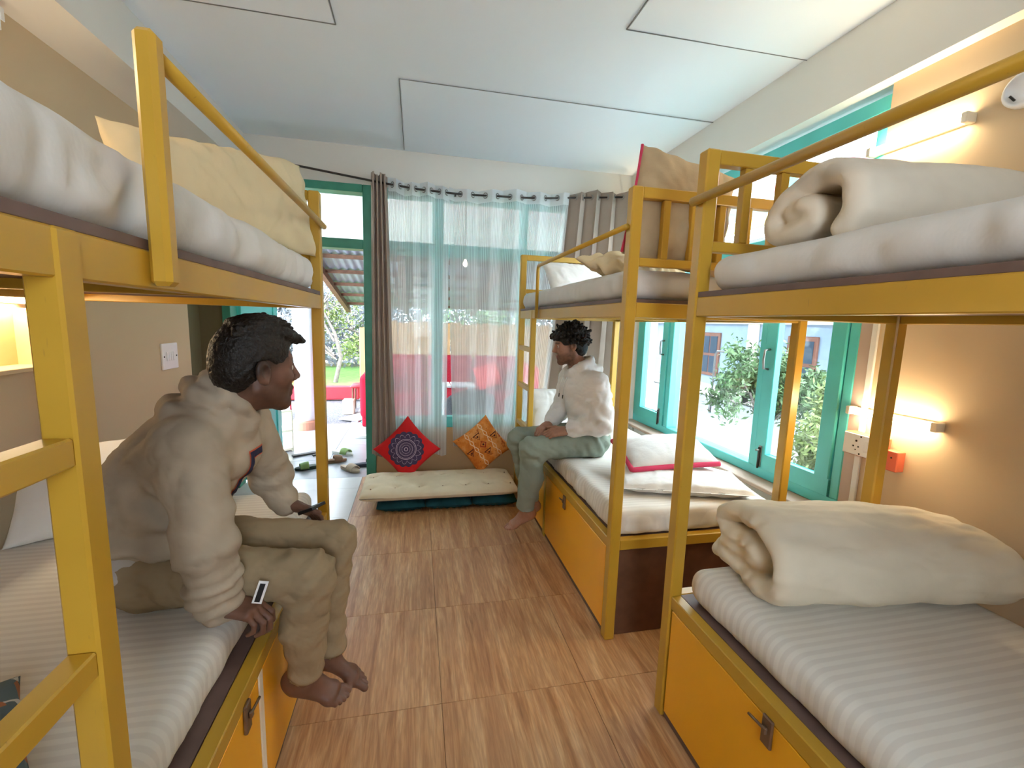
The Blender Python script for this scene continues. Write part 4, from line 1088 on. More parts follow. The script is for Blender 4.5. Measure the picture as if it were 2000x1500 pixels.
def cloth_mesh(F, J, seed, amp=0.006, folds=(), scale=(10, 10, 10), relax_it=2):
    V, Q = F.mesh(); V = relax(V, Q, relax_it, 0.5); N = vnormals(V, Q)
    W = V*np.array(scale)+seed*7.1
    Wq = W+0.9*np.stack([pnoise(W*0.5), pnoise(W*0.5+31), pnoise(W*0.5+57)], -1)
    d = amp*(0.8*pnoise(W*0.6)+1.5*(np.abs(pnoise(Wq*0.9+3))-0.25)+0.7*(np.abs(pnoise(Wq*2.0+8))-0.25)+0.25*(np.abs(pnoise(Wq*4.3+5))-0.25))
    for c, ax, rad, freq, a in folds:
        c = np.array(c, float); ax = nrm(ax); r = V-c
        t = r@ax; g = np.exp(-(np.linalg.norm(r, axis=1)/rad)**2)
        d = d+a*g*np.sin(t*freq+2.2*pnoise(V*13+seed))
    return V+N*d[:, None], Q

def hair_obj(P, R, hd, root):
    F0 = Field(hd-0.185, hd+0.185, 0.0032); hsc = P.get('head_scale', 1.0); F = Scaled(F0, hsc)
    w = lambda x, y, z: hd+R@np.array([x, y, z])*hsc
    rs = np.random.RandomState(P['hair_seed'])
    if P['hair_style'] == 'short':
        F.ell(w(-0.014, 0, 0.034), (0.102, 0.0785, 0.0935), R, 0.01)
        F.ell(w(0.002, 0, 0.076), (0.090, 0.062, 0.072), R, 0.02)
        F.ell(w(-0.045, 0, -0.005), (0.069, 0.068, 0.075), R, 0.02)
        # longer top swept forward, small quiff over the forehead
        for _ in range(150):
            x = rs.uniform(-0.075, 0.055); y = rs.uniform(-0.052, 0.052); zz = 0.040+0.098*math.sqrt(max(0, 1-((x+0.01)/0.105)**2-(y/0.082)**2))
            l = rs.uniform(0.03, 0.045); dz = rs.uniform(-0.004, 0.010)-0.12*l*(x > 0)
            F.cone(w(x, y, zz), w(x+l, y*0.9+rs.uniform(-0.01, 0.01), zz+dz-0.25*l*max(0, x)/0.06+0.004), 0.0085, 0.005, 0.004)
        for _ in range(26):
            y = rs.uniform(-0.042, 0.042)
            F.cone(w(0.058, y, 0.102), w(0.102+rs.uniform(-0.010, 0.010), y*0.8, 0.082+rs.uniform(-0.006, 0.012)), 0.014, 0.008, 0.006)
        # face and ears left free
        F.rbox(w(0.135, 0, -0.04), (0.065, 0.12, 0.110), 0.02, R, 0.012, True)
        F.rbox(w(0.075, 0, -0.10), (0.085, 0.12, 0.115), 0.02, R, 0.01, True)
        F.rbox(w(-0.03, 0, -0.150), (0.10, 0.12, 0.075), 0.01, R, 0.02, True)
        for s in (-1, 1): F.ell(w(0.004, s*0.090, -0.012), (0.040, 0.032, 0.046), R, 0.006, True)
    else:
        F.ell(w(-0.018, 0, 0.042), (0.108, 0.088, 0.100), R, 0.01)
        F.ell(w(-0.055, 0, -0.010), (0.070, 0.076, 0.085), R, 0.02)
        for _ in range(330):
            th = rs.uniform(-PI, PI); ph = math.asin(rs.uniform(-0.45, 1.0))
            dd = np.array([math.cos(th)*math.cos(ph), math.sin(th)*math.cos(ph), math.sin(ph)])
            if dd[0] > 0.35 and dd[2] < 0.25: continue
            p = np.array([-0.020, 0, 0.040])+dd*np.array([0.108, 0.090, 0.100]); q = p+dd*rs.uniform(0.004, 0.022)+rs.normal(size=3)*0.008
            F.cone(w(*p), w(*q), rs.uniform(0.009, 0.014), rs.uniform(0.005, 0.009), 0.003)
        for _ in range(40):
            y = rs.uniform(-0.06, 0.06); F.cone(w(0.066, y, 0.088), w(0.098+rs.uniform(-0.01, 0.016), y*1.05+rs.uniform(-0.01, 0.01), 0.066+rs.uniform(-0.016, 0.022)), 0.014, 0.008, 0.004)
        F.rbox(w(0.135, 0, -0.062), (0.072, 0.12, 0.100), 0.02, R, 0.010, True)
        F.rbox(w(0.085, 0, -0.10), (0.075, 0.12, 0.105), 0.02, R, 0.010, True)
        F.rbox(w(-0.03, 0, -0.165), (0.12, 0.12, 0.075), 0.01, R, 0.015, True)
        for s in (-1, 1): F.ell(w(0.004, s*0.088, -0.014), (0.030, 0.026, 0.036), R, 0.006, True)
    V, Q = F0.mesh(); N = vnormals(V, Q)
    Lh = (V-hd)@R
    V = V+N*(0.0025*pnoise(V*np.array([110, 110, 110]))+0.002*ridged(V*60))[:, None]
    soft_obj('hair', V, Q, P['hair_mat'], root)

def build_people():
    M['eye_white'] = plain('eye_white', srgb(214, 204, 198), 0.3, 0.02); M['eye_dark'] = plain('eye_dark', srgb(34, 22, 18), 0.2, 0.02)
    M['hoodie_oat'] = fabric('oatmeal_heather_fleece', srgb(172, 157, 138), 0.95, 0.10, 650, None, 0.22)
    M['hoodie_white'] = fabric('white_fleece', srgb(228, 224, 220), 0.95, 0.02, 650, None, 0.2)
    M['khaki'] = fabric('khaki_twill', srgb(150, 131, 104), 0.85, 0.05, 900, None, 0.2)
    M['sage'] = fabric('sage_jersey', srgb(140, 150, 138), 0.9, 0.03, 900, None, 0.15)
    M['tee'] = fabric('grey_white_tee', srgb(178, 172, 166), 0.9, 0.03, 900, None, 0.2)
    # ================= man on the left bunk
    P = dict(label='young man in an oatmeal hoodie and khaki trousers sitting on the left lower bunk',
        J=dict(pelvis=(-0.80, 1.53, 0.735), waist=(-0.80, 1.52, 0.86), chest=(-0.705, 1.49, 1.06), neck=(-0.578, 1.465, 1.215), head=(-0.470, 1.455, 1.346),
               shR=(-0.605, 1.325, 1.135), elR=(-0.555, 1.275, 0.88), wrR=(-0.555, 1.305, 0.685), shL=(-0.575, 1.645, 1.135), elL=(-0.535, 1.755, 0.905), wrL=(-0.485, 1.735, 0.80),
               hipR=(-0.76, 1.43, 0.725), knR=(-0.325, 1.395, 0.695), anR=(-0.365, 1.455, 0.305), hipL=(-0.76, 1.63, 0.725), knL=(-0.29, 1.605, 0.695), anL=(-0.315, 1.585, 0.275)),
        face=(0.80, 0.58, -0.06), head_up=(0.10, 0.02, 1), skin=srgb(108, 76, 62), skin_mat=attr_mat('brown_skin', 0.5, 0.0), lip=srgb(110, 62, 58), hair=srgb(26, 20, 18), beard=0.55, fade=1.0, smile=True, head_scale=1.06,
        hair_style='short', hair_seed=4, hair_mat=hair_mat('black_hair', srgb(30, 24, 21)),
        footR=((0.90, 0.10, -0.46), (0.46, -0.10, 0.88), (0.0, 1.0, 0.1)), footL=((0.88, -0.12, -0.40), (0.40, 0.0, 0.9), (0.0, -1.0, 0.0)),
        handR=dict(d=(0.78, -0.10, -0.20), n=(0.18, -0.10, 1.0), s=(0.1, 1.0, 0.0), curl=[0.55, 0.62, 0.68, 0.72], curl2=[0.75, 0.78, 0.8, 0.8], thumb=(0.75, 0.62, 0.05), tc=0.15, scale=1.02),
        handL=dict(d=(0.80, 0.10, -0.42), n=(0.15, 0.62, 0.78), s=(0.2, -0.8, 0.5), curl=[0.45, 0.5, 0.55, 0.55], thumb=(0.8, 0.5, -0.1), tc=0.1, scale=0.98))
    root, J, R, hd = person(P)
    hair_obj(P, R, hd, root)
    # trousers
    F = Field((-1.02, 1.20, 0.18), (-0.12, 1.86, 0.98), 0.005)
    F.ell((-0.81, 1.53, 0.735), (0.135, 0.185, 0.110), None, 0.05); F.cone((-0.82, 1.53, 0.73), (-0.82, 1.53, 0.86), 0.12, 0.115, 0.05)
    for s, yy in (('R', -1), ('L', 1)):
        hem = lerp(J['kn'+s], J['an'+s], 0.93)
        F.cone(J['hip'+s]+np.array([-0.02, 0, -0.005]), J['kn'+s], 0.100, 0.074, 0.05)
        mid = lerp(J['kn'+s], hem, 0.5)+np.array([-0.012, 0, 0])
        F.chain([J['kn'+s], mid, hem], [0.074, 0.070, 0.060], 0.03)
        d = nrm(J['an'+s]-J['kn'+s]); F.cone(hem+d*0.02, hem+d*0.16, 0.050, 0.055, 0.006, True)     # open trouser leg
    fl = [(J['knR'], (0.6, 0, -0.8), 0.10, 120, 0.0045), (J['knL'], (0.6, 0, -0.8), 0.10, 120, 0.0045), (J['hipR']+np.array([0.05, -0.03, 0.05]), (0.9, 0.3, 0.3), 0.11, 95, 0.004),
          (lerp(J['knR'], J['anR'], 0.8), (0.2, 0, 1), 0.09, 75, 0.004), (lerp(J['knL'], J['anL'], 0.8), (0.2, 0, 1), 0.09, 75, 0.004)]
    fl = [(a, b, c_, d_, e_*1.4) for a, b, c_, d_, e_ in fl]
    V, Q = cloth_mesh(F, J, 1.0, 0.012, fl, (9, 9, 12)); V[:, 2] = np.where((V[:, 0] < -0.52) & (V[:, 2] < 0.632), 0.632-(0.632-V[:, 2])*0.08, V[:, 2])
    pants = soft_obj('trousers', V, Q, M['khaki'], root)
    # tee shirt showing below the hoodie
    F = Field((-1.05, 1.24, 0.60), (-0.55, 1.82, 1.0), 0.006)
    F.ell((-0.825, 1.53, 0.765), (0.140, 0.195, 0.105), None, 0.04); F.cone((-0.825, 1.53, 0.76), (-0.81, 1.53, 0.90), 0.132, 0.125, 0.05)
    F.rbox((-0.55, 1.53, 0.66), (0.16, 0.4, 0.12), 0.02, None, 0.02, True)
    V, Q = cloth_mesh(F, J, 2.0, 0.008, [((-0.82, 1.36, 0.73), (0.5, 0, 1), 0.16, 90, 0.006)], (8, 8, 16)); V[:, 2] = np.maximum(V[:, 2], 0.655+0.02*np.sin(V[:, 0]*20))
    soft_obj('tee_shirt', V, Q, M['tee'], root)
    # hoodie
    F = Field((-1.10, 1.10, 0.60), (-0.30, 1.95, 1.42), 0.005)
    F.ell((-0.790, 1.525, 0.855), (0.185, 0.205, 0.130), None, 0.06)
    F.ell((-0.750, 1.505, 0.97), (0.180, 0.200, 0.150), None, 0.06)
    F.ell((-0.668, 1.490, 1.07), (0.180, 0.190, 0.125), None, 0.06)
    # hem, higher over the lap
    F.rbox((-0.60, 1.52, 0.665), (0.24, 0.4, 0.085), 0.02, None, 0.015, True)
    F.cone((-0.615, 1.35, 1.135), (-0.595, 1.62, 1.135), 0.085, 0.085, 0.06)
    F.cone((-0.66, 1.48, 1.12), (-0.605, 1.47, 1.20), 0.12, 0.085, 0.05)
    for s in 'RL':
        up_, lo_ = J['sh'+s], J['el'+s]; w_ = J['wr'+s]
        F.cone(up_, lo_, 0.086, 0.074, 0.04)
        if s == 'R':
            F.chain([lo_, lerp(lo_, w_, 0.62), lerp(lo_, w_, 0.88)], [0.072, 0.068, 0.068], 0.025); F.chain([lerp(lo_, w_, 0.86), lerp(lo_, w_, 1.04), w_+np.array([0.030, 0.0, -0.008])], [0.060, 0.052, 0.044], 0.012)
        else:
            F.chain([lo_, lerp(lo_, w_, 0.80)], [0.068, 0.058], 0.03); F.cone(lerp(lo_, w_, 0.84), lerp(lo_, w_, 1.10), 0.050, 0.044, 0.012)
    # hood lying on the back, collar rolling to a V at the throat
    nb = J['neck']
    ring = [(-0.478, 1.445, 1.195), (-0.497, 1.397, 1.240), (-0.540, 1.398, 1.282), (-0.585, 1.432, 1.308), (-0.600, 1.480, 1.316), (-0.585, 1.528, 1.308), (-0.540, 1.552, 1.282), (-0.492, 1.530, 1.240), (-0.478, 1.445, 1.195)]
    F.chain(ring, [0.012, 0.017, 0.022, 0.027, 0.029, 0.027, 0.022, 0.017, 0.012], 0.016)
    F.chain([(-0.545, 1.378, 1.255), (-0.615, 1.405, 1.270), (-0.650, 1.475, 1.278), (-0.625, 1.545, 1.272), (-0.55, 1.580, 1.255)], [0.022, 0.030, 0.034, 0.030, 0.022], 0.012)
    F.chain([(-0.570, 1.355, 1.215), (-0.665, 1.385, 1.222), (-0.715, 1.480, 1.220), (-0.675, 1.575, 1.222), (-0.575, 1.605, 1.215)], [0.024, 0.034, 0.040, 0.034, 0.024], 0.012)
    F.chain([(-0.540, 1.395, 1.185), (-0.520, 1.46, 1.165), (-0.535, 1.54, 1.185)], [0.042, 0.044, 0.042], 0.025)
    F.cone(nb+np.array([0.035, 0, 0.03]), nb+np.array([0.09, 0, 0.15]), 0.040, 0.060, 0.010, True)
    fl = [(J['elR'], (0.3, 0, -1), 0.11, 70, 0.005), (lerp(J['elR'], J['wrR'], 0.75), (0.15, 0.1, -1), 0.075, 150, 0.008), (J['elL'], (0.3, 0, -1), 0.10, 80, 0.006),
          ((-0.70, 1.36, 1.02), (0.85, 0, 0.5), 0.11, 70, 0.007), ((-0.80, 1.36, 0.82), (0.2, 0, 1.0), 0.16, 60, 0.009), ((-0.66, 1.40, 0.86), (0.6, 0, 0.8), 0.12, 60, 0.008)]
    fl = [(a, b, c_, d_, e_*1.5) for a, b, c_, d_, e_ in fl]
    V, Q = cloth_mesh(F, J, 3.0, 0.014, fl, (7, 7, 9), 1); V[:, 2] = np.where(V[:, 0] < -0.515, np.maximum(V[:, 2], 0.634), V[:, 2])
    hood = soft_obj('hoodie', V, Q, M['hoodie_oat'], root)
    # block letter on the chest, laid on the cloth
    from mathutils.bvhtree import BVHTree
    bvh = BVHTree.FromPolygons([tuple(v) for v in V], [tuple(q) for q in Q])
    def decal(name, rects, mat, off, par):
        Vs, Qs = [], []
        for (y0, y1, z0, z1) in rects:
            ny = max(2, int(abs(y1-y0)/0.005)); nz = max(2, int(abs(z1-z0)/0.005))
            P_ = np.zeros((ny+1, nz+1, 3))
            for i in range(ny+1):
                for j in range(nz+1):
                    y = y0+(y1-y0)*i/ny; z = z0+(z1-z0)*j/nz
                    h = bvh.ray_cast(Vector((-0.2, y, z)), Vector((-1, 0, -0.10)))
                    P_[i, j] = tuple(h[0]+h[1]*off) if h[0] is not None else (-0.6, y, z)
            v, q = grid_mesh(P_); Qs.append(q+sum(len(a) for a in Vs)); Vs.append(v)
        return soft_obj(name, np.concatenate(Vs), np.concatenate(Qs), mat, par)
    navy = plain('navy_print', srgb(36, 34, 66), 0.8); orange = plain('orange_print', srgb(214, 96, 62), 0.8)
    C = [(1.440, 1.462, 0.975, 1.115), (1.462, 1.520, 0.975, 0.998), (1.462, 1.520, 1.092, 1.115)]
    def grow(r, g): return (r[0]-g, r[1]+g, r[2]-g, r[3]+g)
    decal('letter_outline', [grow(r, 0.004) for r in C], orange, 0.002, hood); decal('letter', C, navy, 0.0035, hood)
    # neck cord and trouser tag
    tube('neck_cord', [tuple(J['neck']+np.array(o)) for o in ((0.02, -0.058, 0.035), (0.055, -0.035, 0.012), (0.075, 0.0, -0.012), (0.055, 0.04, 0.012))], 0.003, M['black'], root, 6)
    wt = M['white_plastic']
    tg = bar('pocket_tag', (-0.448, 1.292, 0.680), (-0.428, 1.300, 0.742), 0.026, 0.003, wt, pants, (0.2, -1, 0))
    bar('tag_patch', (-0.446, 1.2895, 0.686), (-0.430, 1.2965, 0.736), 0.014, 0.003, M['black'], tg, (0.2, -1, 0))
    # phone in his left hand
    ph = thing('phone', (-0.385, 1.70, 0.775), 'thin dark phone in the left hand of the man in the oatmeal hoodie', 'phone')
    bar('phone_body', (-0.415, 1.722, 0.768), (-0.355, 1.690, 0.80), 0.012, 0.07, M['black'], ph, (0.3, 0.9, -0.1), 0.002)
    return J

def build_man_right():
    P = dict(label='bearded man in a white hoodie and sage trousers sitting on the far right lower bunk',
        J=dict(pelvis=(1.16, 2.79, 0.735), waist=(1.165, 2.79, 0.86), chest=(1.13, 2.80, 1.05), neck=(1.085, 2.835, 1.215), head=(1.022, 2.868, 1.362),
               shR=(1.085, 2.985, 1.12), elR=(1.06, 3.06, 0.885), wrR=(0.905, 2.88, 0.815), shL=(1.135, 2.635, 1.12), elL=(1.165, 2.575, 0.880), wrL=(0.965, 2.655, 0.820),
               hipR=(1.12, 2.89, 0.725), knR=(0.70, 2.90, 0.70), anR=(0.80, 2.885, 0.235), hipL=(1.12, 2.69, 0.725), knL=(0.735, 2.70, 0.69), anL=(0.735, 2.80, 0.225)),
        face=(-0.97, 0.14, -0.16), head_up=(-0.05, 0, 1), skin=srgb(160, 116, 94), skin_mat=attr_mat('tan_skin', 0.5, 0.0), lip=srgb(140, 84, 76), hair=srgb(28, 22, 20), beard=0.75, fade=0.6, h=0.0045,
        hair_style='curly', hair_seed=9, hair_mat=hair_mat('dark_curly_hair', srgb(30, 25, 23)), fz=1.0,
        footR=((-0.90, -0.22, -0.36), (-0.36, 0, 0.93), (0.1, -1, 0)), footL=((-0.88, 0.10, -0.46), (-0.46, 0, 0.88), (0.05, 1, 0)),
        handR=dict(d=(-0.72, -0.55, -0.30), n=(-0.3, -0.2, 0.9), s=(-0.5, -0.7, 0.3), curl=[0.4, 0.45, 0.5, 0.5], thumb=(0.7, 0.5, 0.1)),
        handL=dict(d=(-0.93, 0.15, -0.16), n=(-0.05, -0.45, 0.88), s=(-0.2, 0.8, 0.5), curl=[0.35, 0.4, 0.45, 0.5], thumb=(0.75, 0.55, -0.1)))
    root, J, R, hd = person(P)
    hair_obj(P, R, hd, root)
    F = Field((0.52, 2.45, 0.14), (1.42, 3.14, 1.0), 0.006)
    F.ell((1.175, 2.79, 0.735), (0.135, 0.18, 0.105), None, 0.05); F.cone((1.18, 2.79, 0.73), (1.175, 2.79, 0.86), 0.12, 0.115, 0.05)
    for s in 'RL':
        hem = lerp(J['kn'+s], J['an'+s], 0.90)
        F.cone(J['hip'+s]+np.array([0.02, 0, -0.005]), J['kn'+s], 0.104, 0.080, 0.05)
        F.chain([J['kn'+s], lerp(J['kn'+s], hem, 0.5)+np.array([0.02, 0, 0]), hem], [0.080, 0.082, 0.066], 0.03)
        d = nrm(J['an'+s]-J['kn'+s]); F.cone(hem+d*0.02, hem+d*0.16, 0.056, 0.058, 0.006, True)
    fl = [(J['knL'], (-0.5, 0, -0.8), 0.10, 95, 0.005), (J['knR'], (-0.5, 0, -0.8), 0.10, 95, 0.005), (J['hipL']+np.array([0.0, -0.04, 0.04]), (0.9, 0.2, 0.5), 0.12, 100, 0.006)]
    fl = [(a, b, c_, d_, e_*1.4) for a, b, c_, d_, e_ in fl]
    V, Q = cloth_mesh(F, J, 11.0, 0.012, fl, (9, 9, 10)); V[:, 2] = np.where((V[:, 0] > 0.94) & (V[:, 2] < 0.640), 0.640-(0.640-V[:, 2])*0.08, V[:, 2])
    soft_obj('trousers', V, Q, M['sage'], root)
    F = Field((0.78, 2.40, 0.62), (1.48, 3.22, 1.42), 0.006)
    F.ell((1.185, 2.79, 0.84), (0.155, 0.20, 0.115), None, 0.06); F.ell((1.155, 2.795, 0.96), (0.155, 0.198, 0.15), None, 0.06); F.ell((1.125, 2.80, 1.07), (0.140, 0.185, 0.115), None, 0.06)
    F.cone((1.13, 2.66, 1.12), (1.09, 2.96, 1.12), 0.085, 0.085, 0.06); F.cone((1.12, 2.81, 1.12), (1.09, 2.83, 1.19), 0.115, 0.085, 0.05)
    for s in 'RL':
        up_, lo_, w_ = J['sh'+s], J['el'+s], J['wr'+s]
        F.cone(up_, lo_, 0.084, 0.078, 0.04); F.chain([lo_, lerp(lo_, w_, 0.78)], [0.076, 0.062], 0.03); F.cone(lerp(lo_, w_, 0.80), lerp(lo_, w_, 0.93), 0.052, 0.045, 0.012)
    ring = [(1.005, 2.845, 1.155), (1.015, 2.77, 1.185), (1.07, 2.745, 1.225), (1.14, 2.775, 1.255), (1.165, 2.835, 1.262), (1.15, 2.90, 1.255), (1.08, 2.93, 1.225), (1.02, 2.915, 1.185), (1.005, 2.845, 1.155)]
    F.chain(ring, [0.020, 0.026, 0.030, 0.034, 0.034, 0.034, 0.030, 0.026, 0.020], 0.018)
    F.chain([(1.12, 2.75, 1.215), (1.205, 2.79, 1.205), (1.225, 2.84, 1.195), (1.19, 2.91, 1.205), (1.12, 2.93, 1.215)], [0.030, 0.038, 0.042, 0.038, 0.030], 0.014)
    F.cone(J['neck']+np.array([-0.02, 0, 0]), J['neck']+np.array([-0.07, 0.03, 0.14]), 0.050, 0.064, 0.012, True)
    fl = [(J['elL']+np.array([-0.05, 0, 0.03]), (0.7, 0.0, 0.7), 0.11, 75, 0.008), (J['elR'], (0.7, 0, 0.7), 0.1, 75, 0.006), (lerp(J['shL'], J['elL'], 0.5), (-0.4, 0, 1), 0.12, 60, 0.006), ((1.08, 2.66, 0.90), (0.4, 0, 1), 0.14, 65, 0.010)]
    fl = [(a, b, c_, d_, e_*1.4) for a, b, c_, d_, e_ in fl]
    V, Q = cloth_mesh(F, J, 12.0, 0.012, fl, (8, 8, 10)); V[:, 2] = np.maximum(V[:, 2], 0.645)
    hood = soft_obj('hoodie', V, Q, M['hoodie_white'], root)
    # drawstrings
    for y in (2.80, 2.875):
        tube('drawstring', [(0.992, y, 1.15), (0.972, y-0.005, 1.10), (0.966, y-0.005, 1.03)], 0.003, M['hoodie_white'], hood, 6)
        tube('aglet', [(0.966, y-0.005, 1.03), (0.964, y-0.005, 1.005)], 0.0038, M['black'], hood, 6)
    # watch on the left wrist
    w_ = lerp(J['elL'], J['wrL'], 0.98); ax = nrm(J['wrL']-J['elL'])
    bm = bmesh.new(); add_tube(bm, [tuple(w_-ax*0.012), tuple(w_+ax*0.014)], 0.034, 18)
    wt = tag(obj('wrist_watch', bm, M['black'], None, True), 'black watch on the left wrist of the bearded man', 'watch')
    return J
JL = build_people()
JR = build_man_right()
# ---------------------------------------------------------------- curtains on their rod
def sheer_mat():
    t = NT('striped_sheer'); v = t.coord('UV'); s = t.sep(v)
    st = t.math('SINE', t.math('MULTIPLY', s[0], 2*PI*1.0))
    k = t.n('ShaderNodeMapRange'); k.inputs[1].default_value = -0.2; k.inputs[2].default_value = 0.35; k.inputs[3].default_value = 0.42; k.inputs[4].default_value = 0.78
    t.l(st, k.inputs[0])
    head = t.math('GREATER_THAN', s[1], 0.955)
    op = t.math('MAXIMUM', k.outputs[0], t.math('MULTIPLY', head, 0.93))
    tr = t.n('ShaderNodeBsdfTransparent'); tl = t.n('ShaderNodeBsdfTranslucent'); tl.inputs[0].default_value = (0.86, 0.88, 0.90, 1)
    df = t.n('ShaderNodeBsdfDiffuse'); df.inputs[0].default_value = (0.86, 0.87, 0.88, 1)
    m1 = t.n('ShaderNodeMixShader'); m1.inputs[0].default_value = 0.55; t.l(df.outputs[0], m1.inputs[1]); t.l(tl.outputs[0], m1.inputs[2])
    m2 = t.n('ShaderNodeMixShader'); t.l(op, m2.inputs[0]); t.l(tr.outputs[0], m2.inputs[1]); t.l(m1.outputs[0], m2.inputs[2])
    return t.done(m2.outputs[0])

ROD = [(-1.37, 4.0, 2.73), (-0.86, 4.0, 2.682), (-0.322, 4.0, 2.623), (0.0, 4.0, 2.595), (0.376, 4.0, 2.585), (1.061, 4.0, 2.61), (1.97, 4.0, 2.70)]
def rod_z(x):
    return float(np.interp(x, [p[0] for p in ROD], [p[2] for p in ROD]))

def curtain(name, label, x0t, x1t, x0b, x1b, zb, waves, amp, mat, thick, cloth_w, phase=0.0, head=0.055, seed=0, lean=None, cat='curtain', group=None):
    n = waves*22+1; m = 46
    U = np.linspace(0, 1, n); Tt = np.linspace(0, 1, m)
    r = thing(name, ((x0t+x1t)/2, 4.0, zb), label, cat, group)
    P = np.zeros((n, m, 3))
    for j, tz in enumerate(Tt):                          # 0 bottom .. 1 top
        q = tz**0.8
        xa = x0b+(x0t-x0b)*q; xb = x1b+(x1t-x1b)*q
        wob = 0.020*(1-tz)*pnoise(np.stack([U*waves*0.7, np.full(n, tz*1.5), np.full(n, seed+0.5)], -1))
        xx = xa+(xb-xa)*U+wob
        a = amp*(1.0-0.25*(1-tz))*(1+0.35*(1-tz)*pnoise(np.stack([U*waves*1.3, np.full(n, tz), np.full(n, seed+3.1)], -1)))
        P[:, j, 0] = xx+0.25*a*np.sin(2*(2*PI*waves*U+phase)); P[:, j, 1] = 4.0+a*np.sin(2*PI*waves*U+phase)
        zt = np.array([rod_z(x) for x in xx])+head
        P[:, j, 2] = zb+0.012*np.sin(U*9+seed)+(zt-zb)*tz
    V, Q = grid_mesh(P); me = np_mesh('cloth', V, Q)
    uv = me.uv_layers.new(name='UVMap'); li = np.zeros(len(me.loops), dtype=np.int32); me.loops.foreach_get('vertex_index', li)
    UV = np.stack(np.meshgrid(U*cloth_w/0.0155, Tt, indexing='ij'), -1).reshape(-1, 2)
    uv.data.foreach_set('uv', UV[li].astype(np.float32).ravel())
    o = link('cloth', me, mat, r, True)
    if thick:
        sd = o.modifiers.new('thickness', 'SOLIDIFY'); sd.thickness = thick; sd.offset = 0
    # eyelets where the cloth crosses the rod
    for k in range(2*waves):
        u = ((k*PI-phase) % (2*PI*waves))/(2*PI*waves)
        if not (0.01 < u < 0.99): continue
        x = x0t+(x1t-x0t)*u; c = Vector((x, 4.0, rod_z(x)))
        slope = 1 if math.cos(2*PI*waves*u+phase) > 0 else -1
        # normal of the cloth there
        dxdu = (x1t-x0t)+0.0; dydu = amp*2*PI*waves*slope; tn = Vector((dxdu, dydu, 0)).normalized(); nn = Vector((-tn.y, tn.x, 0))
        bm = bmesh.new(); pts = []
        for a in range(17):
            pts.append(c+(tn*math.cos(2*PI*a/16)+Vector((0, 0, 1))*math.sin(2*PI*a/16))*0.022)
        add_tube(bm, pts, 0.0045, 6, False); obj('eyelet', bm, M['metal'], r, True)
    return r

def build_curtains():
    taupe = fabric('taupe_blackout_cloth', srgb(166, 150, 138), 0.9, 0.04, 800, None, 0.1)
    sh = sheer_mat()
    rt = thing('curtain_rod', (0.3, 4.0, 2.6), 'thin sagging steel curtain rod above door and window', 'curtain rod')
    tube('rod', ROD, 0.0085, M['dark_metal'], rt, 10)
    for x in (-1.30, 0.33, 1.955):
        bar('bracket', (x, 4.0, rod_z(x)-0.012), (x, YB, rod_z(x)-0.012), 0.014, 0.014, M['dark_metal'], rt)
        bar('bracket_plate', (x, YB-0.004, rod_z(x)-0.05), (x, YB-0.004, rod_z(x)+0.03), 0.03, 0.006, M['dark_metal'], rt, (0, 1, 0))
    curtain('curtain', 'narrow gathered taupe curtain beside the open door', -0.365, -0.245, -0.395, -0.175, 0.285, 4, 0.036, taupe, 0.004, 1.2, 0.4, 0.06, 1)
    curtain('sheer_curtain', 'narrow striped sheer curtain next to the taupe curtain', -0.24, 0.275, -0.20, 0.27, 0.275, 4, 0.030, sh, 0, 0.9, 0.9, 0.05, 2)
    curtain('sheer_curtain', 'broad striped sheer curtain in the middle of the window', 0.27, 1.36, 0.33, 1.16, 0.345, 5, 0.034, sh, 0, 1.5, 0.2, 0.05, 3)
    curtain('curtain', 'taupe curtain hanging in the corner above the far bunk', 1.34, 1.95, 1.17, 1.93, 0.70, 4, 0.050, taupe, 0.004, 1.4, 0.0, 0.045, 4)
build_curtains()
